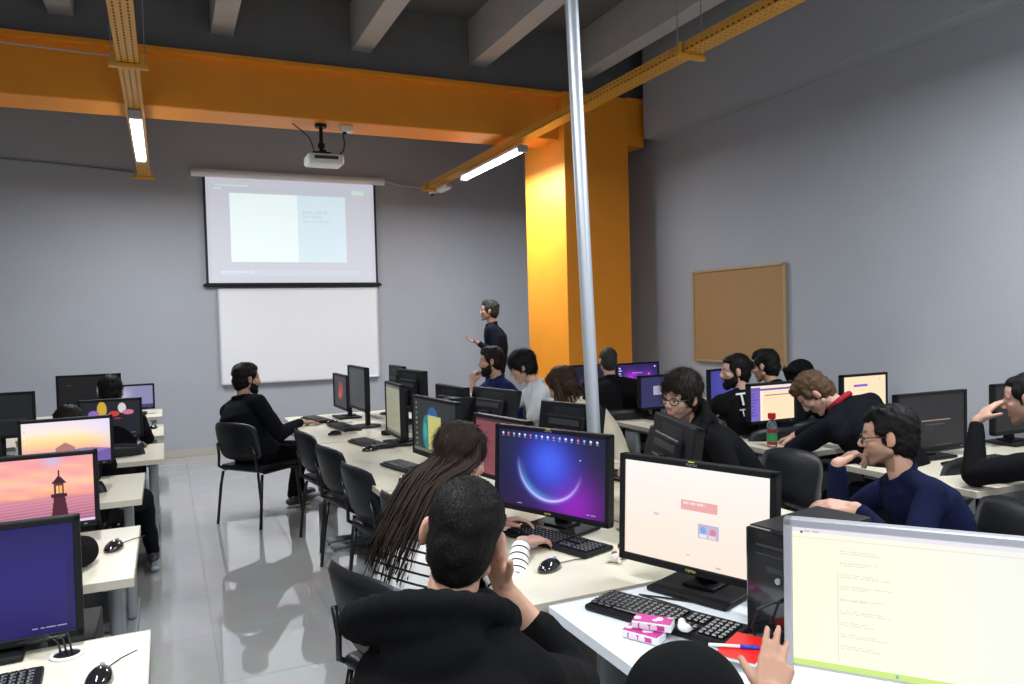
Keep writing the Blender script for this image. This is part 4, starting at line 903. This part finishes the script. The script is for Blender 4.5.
# far side of the middle row
person('person with full dark beard and navy t-shirt, chin on hand, below the standing teacher', -85, (2.53, 6.0, 1.235), -68, 3, 0, NAVYT, 't_shirt', 'short', H_DBROWN, sleeve='short', beardm=H_DBROWN, beardt=.014,
       arms={-1: (2.33, 5.93, 1.05), 1: (2.20, 5.86, .93)}, hands={-1: dict(d=(.1, .1, 1), n=(.9, .3, 0), curl=.9), 1: dict(d=(0, -1, .0), n=(1, 0, 0), curl=.7)}, hint={-1: (-.7, -.3, -.9), 1: (-.2, .6, -.6)}, vox=.007, seed=13, bulk=1.08,
       chair_label='black chair under the bearded person in the navy t-shirt')
person('person with thick black hair in a pale grey-white t-shirt looking down, beside the bearded one', -70, (2.52, 5.35, 1.215), -62, 22, 0, GREYT, 't_shirt', 'mop', H_BLACK, sleeve='short', arms={-1: (2.25, 5.25, .80), 1: (2.2, 5.5, .80)}, vox=.007, seed=14,
       skin=(0.502, 0.302, 0.217), chair_label='black chair under the person in the pale t-shirt')
def wavy(rt, h, R, d):
    P = lambda x, y, z: h+R @ V3((x, y, z))
    paths = [[P(q*.02, -.02, .12), P(q*.08, -.03, .05), P(q*.10, .0, -.06), P(q*.11+.0, .02, -.18), P(q*.10, .03, -.30)] for q in (-1.15, -.8, -.4, 0, .4, .8, 1.15)]
    for i, p_ in enumerate(paths):
        for j in range(2, 5):
            if 1 < i < 5: p_[j] = p_[j]-d['fw']*.09
    locks(rt, 'long_hair', H_BROWN, paths, 200, .008, .014, 5, .012)
person('person with wavy brown hair and a beige top, head bowed, by the silver pole', -60, (2.49, 4.65, 1.11), -40, 25, 0, BEIGE, 'jumper', 'wavy', H_BROWN, arms={-1: (2.2, 4.55, .80), 1: (2.2, 4.8, .80)}, vox=.008, seed=15, extra=wavy, female=True,
       chair_label='black chair under the wavy-haired person by the silver pole')
person('person in glasses with tousled brown hair leaning forward behind a tilted dark monitor', -88, (2.31, 3.07, 1.185), -106, 4, -4, BLK, 'hoodie', 'mop', H_DBROWN, skin=(0.502, 0.302, 0.217), hip=(2.82, 3.12), arms={-1: (2.22, 2.86, .80), 1: (2.26, 3.36, .80)},
       specs=True, stubble=.62, vox=.005, fine=1, hood=True, seed=16, chair_label='black chair under the leaning person in glasses')
person('person in glasses and a navy sweater with curly black hair, chin on fist', -62, (2.61, 2.13, 1.085), -42, 3, 4, NAVY, 'sweater', 'short', H_BLACK, skin=(0.502, 0.288, 0.203), hip=(2.72, 1.97),
       arms={1: (2.415, 2.20, .985), -1: (2.31, 2.02, .86)}, hands={1: dict(d=(.75, -.1, .35), n=(.3, -.3, -.9), curl=.75, curls=[.5, .8, .95, 1.05]), -1: dict(d=(-.5, .5, .05), n=(.2, .3, -1), curl=.35)},
       hint={1: (-.55, .25, -1), -1: (.3, -.6, -.7)}, specs=True, stubble=.5, vox=.005, fine=1.2, seed=17, bulk=.96, chair_label='black chair under the person in glasses and navy sweater')
# right block
person('person with cropped greying hair seen from behind beside the purple neon screen', 15, (3.50, 5.66, 1.20), 18, 5, 0, BLK, 'jacket', 'buzz', H_GREY, arms={1: (3.8, 6.05, .80), -1: (3.35, 6.1, .80)}, vox=.008, bulk=1.15, seed=18, chair_label='black chair by the orange column under the person in a black jacket')
def back_letters(rt, h, R, d):
    m = mat('white_print', (.7, .7, .7), .6); n = (d['sd']*-.30-d['fw']*.95).normalized(); c = d['sp'](.74)+n*.150-d['sd']*.04
    x = d['spine'].cross(-n).normalized()*-1; x = d['spine'].cross(n).normalized(); Rm = Matrix((x, d['spine'], n)).transposed().to_euler()
    letters('shirt_letters', 'TL', .13, m, rt, c+d['spine']*.035, Rm, .004); letters('shirt_letters', 'TCL', .075, m, rt, c-d['spine']*.06, Rm, .004)
person('bearded person with a hair bun and black t-shirt printed with white letters, in profile', 10, (3.72, 4.30, 1.175), -62, 3, 0, BLK, 't_shirt', 'bun', H_BLACK, skin=(0.502, 0.302, 0.217), arms={1: (3.95, 4.75, .80), -1: (3.5, 4.75, .80)}, beardm=H_BLACK, beardt=.012, vox=.006, fine=.8, seed=19, extra=back_letters, bulk=1.02, sleeve='long',
       chair_label='black chair under the person with the hair bun')
person('dark-haired person seen from behind the one with the hair bun, near the cork board', 0, (4.13, 4.44, 1.185), -25, 10, 0, BLK2, 'jumper', 'short', H_BLACK, bulk=.88, arms={1: (4.35, 4.8, .80), -1: (3.98, 4.8, .80)}, vox=.008, seed=20, chair_label='black chair below the cork board')
def hooded(rt, h, R, d):
    b = MB(); P = lambda x, y, z: h+R @ V3((x, y, z))
    b.ell(P(0, -.03, .04), (.098, .118, .105), R, 20, 14).ell(P(0, -.06, -.05), (.09, .09, .10), R)
    for q in (-1, 1): b.cap(P(q*.082, .03, .06), P(q*.085, .01, -.09), .024, .028)
    b.cap(P(-.05, .065, .10), P(.05, .065, .10), .022, .022)
    soft('hood', b, .008, BLK, rt, 3, .004, 3)
def scarf(rt, h, R, d):
    hooded(rt, h, R, d); b = MB(); m = mat('patterned_scarf', (.25, .10, .06), .8); N, L, B = nodes(m)
    tc = N.new('ShaderNodeTexCoord'); vo = N.new('ShaderNodeTexVoronoi'); vo.inputs['Scale'].default_value = 45; cr = N.new('ShaderNodeValToRGB'); cr.color_ramp.elements[0].color = (.02, .012, .01, 1); cr.color_ramp.elements[1].color = (.42, .20, .11, 1); cr.color_ramp.elements[0].position = .25; cr.color_ramp.elements[1].position = .6
    L.new(tc.outputs['Object'], vo.inputs[0]); L.new(vo.outputs['Distance'], cr.inputs[0]); L.new(cr.outputs[0], B.inputs['Base Color'])
    c0 = d['Nb']
    for k in range(3): b.tube([c0+(d['sd']*math.cos(a)*(.075+.01*k)+d['fw']*math.sin(a)*(.085+.01*k)+d['spine']*(.05-.035*k+.01*math.sin(2*a+k))) for a in [2*math.pi*i/16 for i in range(17)]], .026, 8)
    soft('scarf', b, .008, m, rt, 2, .004, 5)
person('person in a black hood and brown patterned scarf bending down behind the red-capped bottle', -60, (4.49, 4.45, 1.07), -95, 22, 0, BLK, 'hoodie', None, H_BLACK, bulk=.88, arms={1: (4.3, 4.78, .80), -1: (4.2, 4.62, .80)}, vox=.008, seed=21, extra=scarf, skin=(0.380, 0.202, 0.133), chair_label='black chair under the hooded person at the right wall')
def redcollar(rt, h, R, d):
    b = MB(); c0 = d['Nb']; b.tube([c0+(d['sd']*math.cos(a)*.072+d['fw']*math.sin(a)*.068+d['spine']*(.025-.012*math.sin(a))) for a in [2*math.pi*i/16 for i in range(17)]], .017, 8); soft('collar', b, .006, REDC, rt, 2)
person('sandy-haired person in a black jacket with red collar slumped over the desk', -12, (3.40, 3.26, 1.115), -48, 52, 0, BLK2, 'jacket', 'short', H_BLOND, skin=(0.532, 0.302, 0.224), hip=(3.70, 2.86), arms={-1: (3.47, 3.46, .80), 1: (3.62, 3.62, .81)}, hint={-1: (-.8, .2, -.5), 1: (.8, .2, -.4)},
       vox=.006, fine=1, bulk=1.12, seed=22, extra=redcollar, chair_label='black chair under the slumped sandy-haired person')
person('person in a black sweater holding one hand to the temple at the right edge', -12, (3.62, 2.20, 1.165), -22, 10, 0, BLK, 'sweater', 'buzz', H_BLACK, skin=(0.502, 0.288, 0.203), hip=(3.86, 1.86), arms={-1: (3.50, 2.36, 1.05), 1: (3.75, 2.45, .80)},
       hands={-1: dict(d=(.55, -.25, .62), n=(.5, -.35, -.6), curl=.22, spread=.2)}, hint={-1: (-.45, .35, -1)}, vox=.005, fine=1, bulk=1.1, seed=23, stubble=.3, chair_label='black chair under the person holding the temple at the right edge')
# near side of the middle row
def longhair(rt, h, R, d):
    P = lambda x, y, z: h+R @ V3((x, y, z)); bk = -d['fw']; O = V3((.97, 2.60, 0))
    paths = []
    for q in (-1.2, -.85, -.5, -.2, .1, .4, .75, 1.05):
        x = q*.075; s_ = d['Nb']+d['sd']*q*.095
        paths.append([P(x*.25, .02-.03*abs(q), .125), P(x*.9, -.06+.05*abs(q), .085), P(x*1.25, -.11+.08*abs(q), -.02), s_+bk*.11+d['spine']*.05, s_+bk*.14-d['spine']*.08, s_+bk*.155-d['spine']*.19, s_+bk*.16-d['spine']*.29])
    locks(rt, 'long_hair', H_LONG, paths, 700, .0075, .013, 8, .004, 14)
person('person with very long dark hair and a white top with thin black stripes', 72, (.975, 2.60, 1.085), 68, 18, 0, STRIPE, 'striped_top', 'long', H_LONG, skin=(0.441, 0.252, 0.182), hip=(.74, 2.50), female=True, arms={1: (1.13, 2.44, .795), -1: (1.14, 2.72, .80)},
       hands={1: dict(d=(.9, .3, -.05), n=(0, 0, -1), curl=.3), -1: dict(d=(.9, -.1, .05), n=(0, -.3, -1), curl=.4)}, hint={1: (-.2, -.8, -.7), -1: (-.2, .6, -.6)}, vox=.005, fine=1, seed=24, extra=longhair, wr=.003, chair_at=(.77, 2.41, 72), chair_label='black chair under the long-haired person in stripes')
person('person seen from behind in a thick black hoodie, cheek on the right hand', 32, (.53, 1.42, 1.165), 26, 6, 13, BLK, 'hoodie', 'buzz', H_BLACK, skin=(0.502, 0.281, 0.189), hip=(.42, 1.20), arms={1: (.665, 1.535, .995), -1: (.62, 1.75, .80)},
       hands={1: dict(d=(-.25, .1, 1), n=(-.8, -.3, .1), curl=.85)}, hint={1: (.75, -.15, -.9)}, vox=.0045, fine=2.2, hood=True, s=1.0, seed=25, bulk=.97, wr=.005, slv={1: .12}, shoulders={-1: (0, 0, -.10), 1: (0, 0, -.06)}, hoodc=(-.03, .0, -.01), chair_label='black chair under the person in the thick hoodie')
def capped(rt, h, R, d):
    b = MB(); P = lambda x, y, z: h+R @ V3((x, y, z))
    b.ell(P(0, -.02, .05), (.100, .122, .105), R, 28, 18).ell(P(0, -.04, -.02), (.098, .108, .10), R, 24, 16).cap(P(-.05, .075, .06), P(.05, .075, .06), .025, .025).ell(P(0, -.06, -.09), (.105, .09, .08), R)
    soft('hood', b, .006, BEANIE, rt, 4, .002, 3)
person('person in a black hood at the bottom edge, one open hand raised', 88, (.735, .985, .905), 62, 35, 0, BLK, 'jacket', None, H_BLACK, skin=(.40, .215, .14), hip=(.35, .72), arms={1: (.952, 1.025, .905), -1: (.66, 1.05, .66)},
       hands={1: dict(s=.86, d=V3(IR*.42+IF*.66+UPV*.55), n=V3(IF*.5-UPV*.6+IR*.1), curl=.16, spread=.05, curls=[.10, .12, .25, .75], thumb=(.75, .75, .1))}, hint={1: (.2, -.9, -.5), -1: (-.2, .6, -.5)}, vox=.0045, seed=26, extra=capped, cuffm=GREYC, chair_label='black chair under the hooded person at the bottom edge')
# left block
person('dark-haired person in black seen from behind, farthest student on the left', 0, (-.38, 6.25, 1.13), 5, 5, 0, BLK, 'jumper', 'short', H_BLACK, arms={1: (-.22, 6.62, .80), -1: (-.6, 6.65, .80)}, vox=.008, seed=27, chair_label='black chair under the farthest student on the left')
person('dark-haired person mostly hidden behind the mountain-sunset monitor', 0, (-.54, 5.18, 1.02), 0, 15, 0, BLK2, 'jumper', 'short', H_DBROWN, arms={1: (-.42, 5.55, .80), -1: (-.8, 5.55, .80)}, vox=.008, seed=28, legs={1: ((-.17, 5.32, .52), (-.13, 5.60, .09)), -1: ((-.75, 5.4, .5), (-.75, 5.45, .09))},
       chair_label='black chair under the student behind the mountain-sunset monitor')
person('person in black leaning on the second left-hand desk, elbow showing beside the violet screen', 0, (-.62, 3.02, .97), -5, 35, 0, BLK, 'jumper', 'short', H_BLACK, hip=(-.56, 2.66), arms={1: (-.43, 3.33, .815), -1: (-.8, 3.3, .80)}, hint={1: (.9, -.1, -.25)}, vox=.007, seed=29, bulk=1.1, chair_label='black chair under the person leaning beside the violet screen')

# ------------------------------------------------------------------ small things on the desks
def bottle(x, y, z):
    t = empty('water_bottle', (x, y, z), 0, 'small clear bottle with red cap and green label on a right-hand desk', 'bottle')
    gl = mat('clear_plastic', (.75, .8, .8), .08); nodes(gl)[2].inputs['Transmission Weight'].default_value = .9; nodes(gl)[2].inputs['IOR'].default_value = 1.2
    MB().tube([(0, 0, 0), (0, 0, .006), (0, 0, .14), (0, 0, .17), (0, 0, .185)], [.028, .031, .031, .015, .014], 20).build('bottle_body', gl, t, 'auto')
    MB().tube([(0, 0, .178), (0, 0, .212)], .024, 18).build('cap', mat('red_cap', (.5, .01, .01), .35), t, 'auto')
    MB().tube([(0, 0, .035), (0, 0, .09)], .0318, 20, False).build('label_band', mat('green_label', (.03, .30, .10), .5), t, True)
    MB().tube([(0, 0, .016), (0, 0, .034)], .0318, 20, False).tube([(0, 0, .092), (0, 0, .108)], .0318, 20, False).build('red_band', REDP, t, True)
bottle(3.44, 3.64, .7505)
pink = mat('pink_print', (.50, .03, .22), .4); N, L, B = nodes(pink); tc = N.new('ShaderNodeTexCoord'); vo = N.new('ShaderNodeTexVoronoi'); vo.inputs['Scale'].default_value = 38; lt = N.new('ShaderNodeMath'); lt.operation = 'LESS_THAN'; lt.inputs[1].default_value = .38
mc = N.new('ShaderNodeMix'); mc.data_type = 'RGBA'; mc.inputs[6].default_value = (.50, .03, .24, 1); mc.inputs[7].default_value = (.75, .62, .70, 1); L.new(tc.outputs['Object'], vo.inputs[0]); L.new(vo.outputs['Distance'], lt.inputs[0]); L.new(lt.outputs[0], mc.inputs[0]); L.new(mc.outputs[2], B.inputs['Base Color'])
PAPER = mat('white_paper', (.72, .72, .70), .6)
def pack(x, y, z, rz, label):
    t = empty('tissue_pack', (x, y, z), math.radians(rz), label, 'tissue pack', 'pink tissue packs')
    MB().box((0, 0, .011), (.105, .052, .022), bev=.004).build('wrapper', PAPER, t); MB().box((0, 0, .0222), (.100, .048, .0016)).build('printed_top', pink, t); MB().box((0, -.0265, .011), (.07, .001, .012)).build('side_print', pink, t)
pack(1.115, 1.655, .7485, -62, 'pink and white tissue pack lying underneath another on the white desk')
pack(1.145, 1.655, .7725, -48, 'pink and white tissue pack lying on top of another on the white desk')
t = empty('notebook', (1.262, 1.435, .772), math.radians(28), 'bright red notebook leaning on the keyboard of the white desk', 'notebook')
for o_, mm, zz in (('cover', mat('bright_red_cover', (.80, .012, .008), .4), .009), ('pages', PAPER, .004)): MB().box((0, 0, zz), (.15 if o_ == 'cover' else .147, .10, .0015 if o_ == 'cover' else .008), bev=.0006).build(o_, mm, t)
t = empty('pen', (1.215, 1.45, .786), 0, 'blue and white pen resting on the red notebook', 'pen')
MB().tube([(-.03, .03, .0), (.05, -.03, .0)], .0045, 10).build('barrel', WHITEP, t, True); MB().tube([(.03, -.015, 0), (.065, -.0415, 0)], .0055, 10).build('pen_cap', mat('blue_plastic', (.02, .05, .45), .35), t, True)
t = empty('marker', (1.10, 1.505, .757), math.radians(40), 'blue marker lying at the edge of the red notebook', 'pen'); MB().tube([(-.04, 0, 0), (.04, 0, 0)], .006, 10).build('barrel', mat('blue_plastic', (.02, .05, .45), .35), t, True); MB().tube([(.035, 0, 0), (.05, 0, 0)], .007, 10).build('pen_cap', mat('blue_plastic', (.02, .05, .45), .35), t, True)
t = empty('crumpled_tissue', (1.205, 1.60, .775), .5, 'small white crumpled tissue beside the pink packs', 'tissue'); b = MB().ell((0, 0, .006), (.014, .02, .012)).ell((.01, .012, .012), (.01, .012, .014)); o = soft('crumpled_paper', b, .003, PAPER, t, 1, .002, 4)
t = empty('plush_toy', (1.405, 2.23, .7505), math.radians(35), 'small white and brown toy dog lying by the monitor corner', 'toy')
b = MB().cap((-.035, 0, .016), (.02, 0, .018), .016, .015).ell((.042, 0, .024), (.020, .019, .018)).ell((.060, 0, .018), (.010, .010, .009))
for q in (-1, 1): b.cap((.015, q*.012, .01), (.03, q*.024, .006), .007, .006); b.cap((-.03, q*.012, .01), (-.045, q*.022, .006), .007, .006)
soft('toy_body', b, .003, mat('white_plush', (.6, .55, .5), .8, bump=.4), t, 2)
MB().ell((.040, .014, .034), (.009, .006, .012)).ell((.040, -.014, .034), (.009, .006, .012)).ell((-.02, .006, .028), (.014, .011, .006)).ell((.068, 0, .019), (.004, .004, .003)).build('brown_patches', mat('brown_plush', (.10, .03, .015), .8), t, True)
t = empty('cable_grommet', (-.265, 2.27, .7505), 0, 'round pale cable hole ring with black cables on the nearest left desk', 'cable grommet')
MB().tube([V3((.036*math.cos(a), .036*math.sin(a), .002)) for a in [2*math.pi*k/24 for k in range(25)]], .005, 8).build('ring', WHITEP, t, True); MB().tube([(0, 0, 0), (0, 0, .0015)], .033, 20).build('hole', BLACKM, t)
for k, dx in enumerate((-.012, .0, .012)): MB().tube([(dx, 0, .002), (dx-.01, .02, .03+.01*k), (-.05, .04-.02*k, .05), (-.13, .06, .03), (-.2, .07, .01)], .003, 6).build('cable', CABLE, t, True)
for pts, l in (([(1.60, 2.55, .754), (1.62, 2.35, .753), (1.55, 2.2, .753), (1.62, 2.08, .753)], 'black cable curling over the desk beside the arc-wallpaper monitor stand'),
               ([(1.46, 2.62, .755), (1.36, 2.78, .754), (1.25, 2.80, .753), (1.22, 2.70, .753)], 'black cable loop behind the arc-wallpaper keyboard'),
               ([(1.38, 1.80, .752), (1.28, 1.92, .751), (1.33, 1.78, .751), (1.36, 1.62, .751), (1.30, 1.58, .758)], 'black keyboard cable on the white desk')):
    cable([V3(p_) for p_ in pts], .003, l, CABLE)
for i, (x, y, l) in enumerate([(1.50, 5.55, 'small black adapter between monitors on the far middle desk')]):
    t = empty('power_adapter', (x, y, .7505), .4, l, 'adapter'); MB().box((0, 0, .018), (.12, .05, .035), bev=.008).build('adapter_body', BLACKM, t); MB().tube([(.06, 0, .018), (.1, .02, .006), (.16, .0, .004)], .003, 6).build('cord', CABLE, t, True)
t = empty('cup_stack', (-.86, 5.62, .7505), .2, 'small uneven stack of pale cups at the left desks', 'cups')
for k, (r0, c) in enumerate([(.036, WHITEP), (.034, PAPER), (.032, WHITEP), (.030, mat('pink_cup', (.6, .3, .28), .5))]): MB().tube([(0.002*k, 0, .04*k), (.002*k, 0, .04*k+.038)], [r0*.85, r0], 16).build('cup', c, t, 'auto')
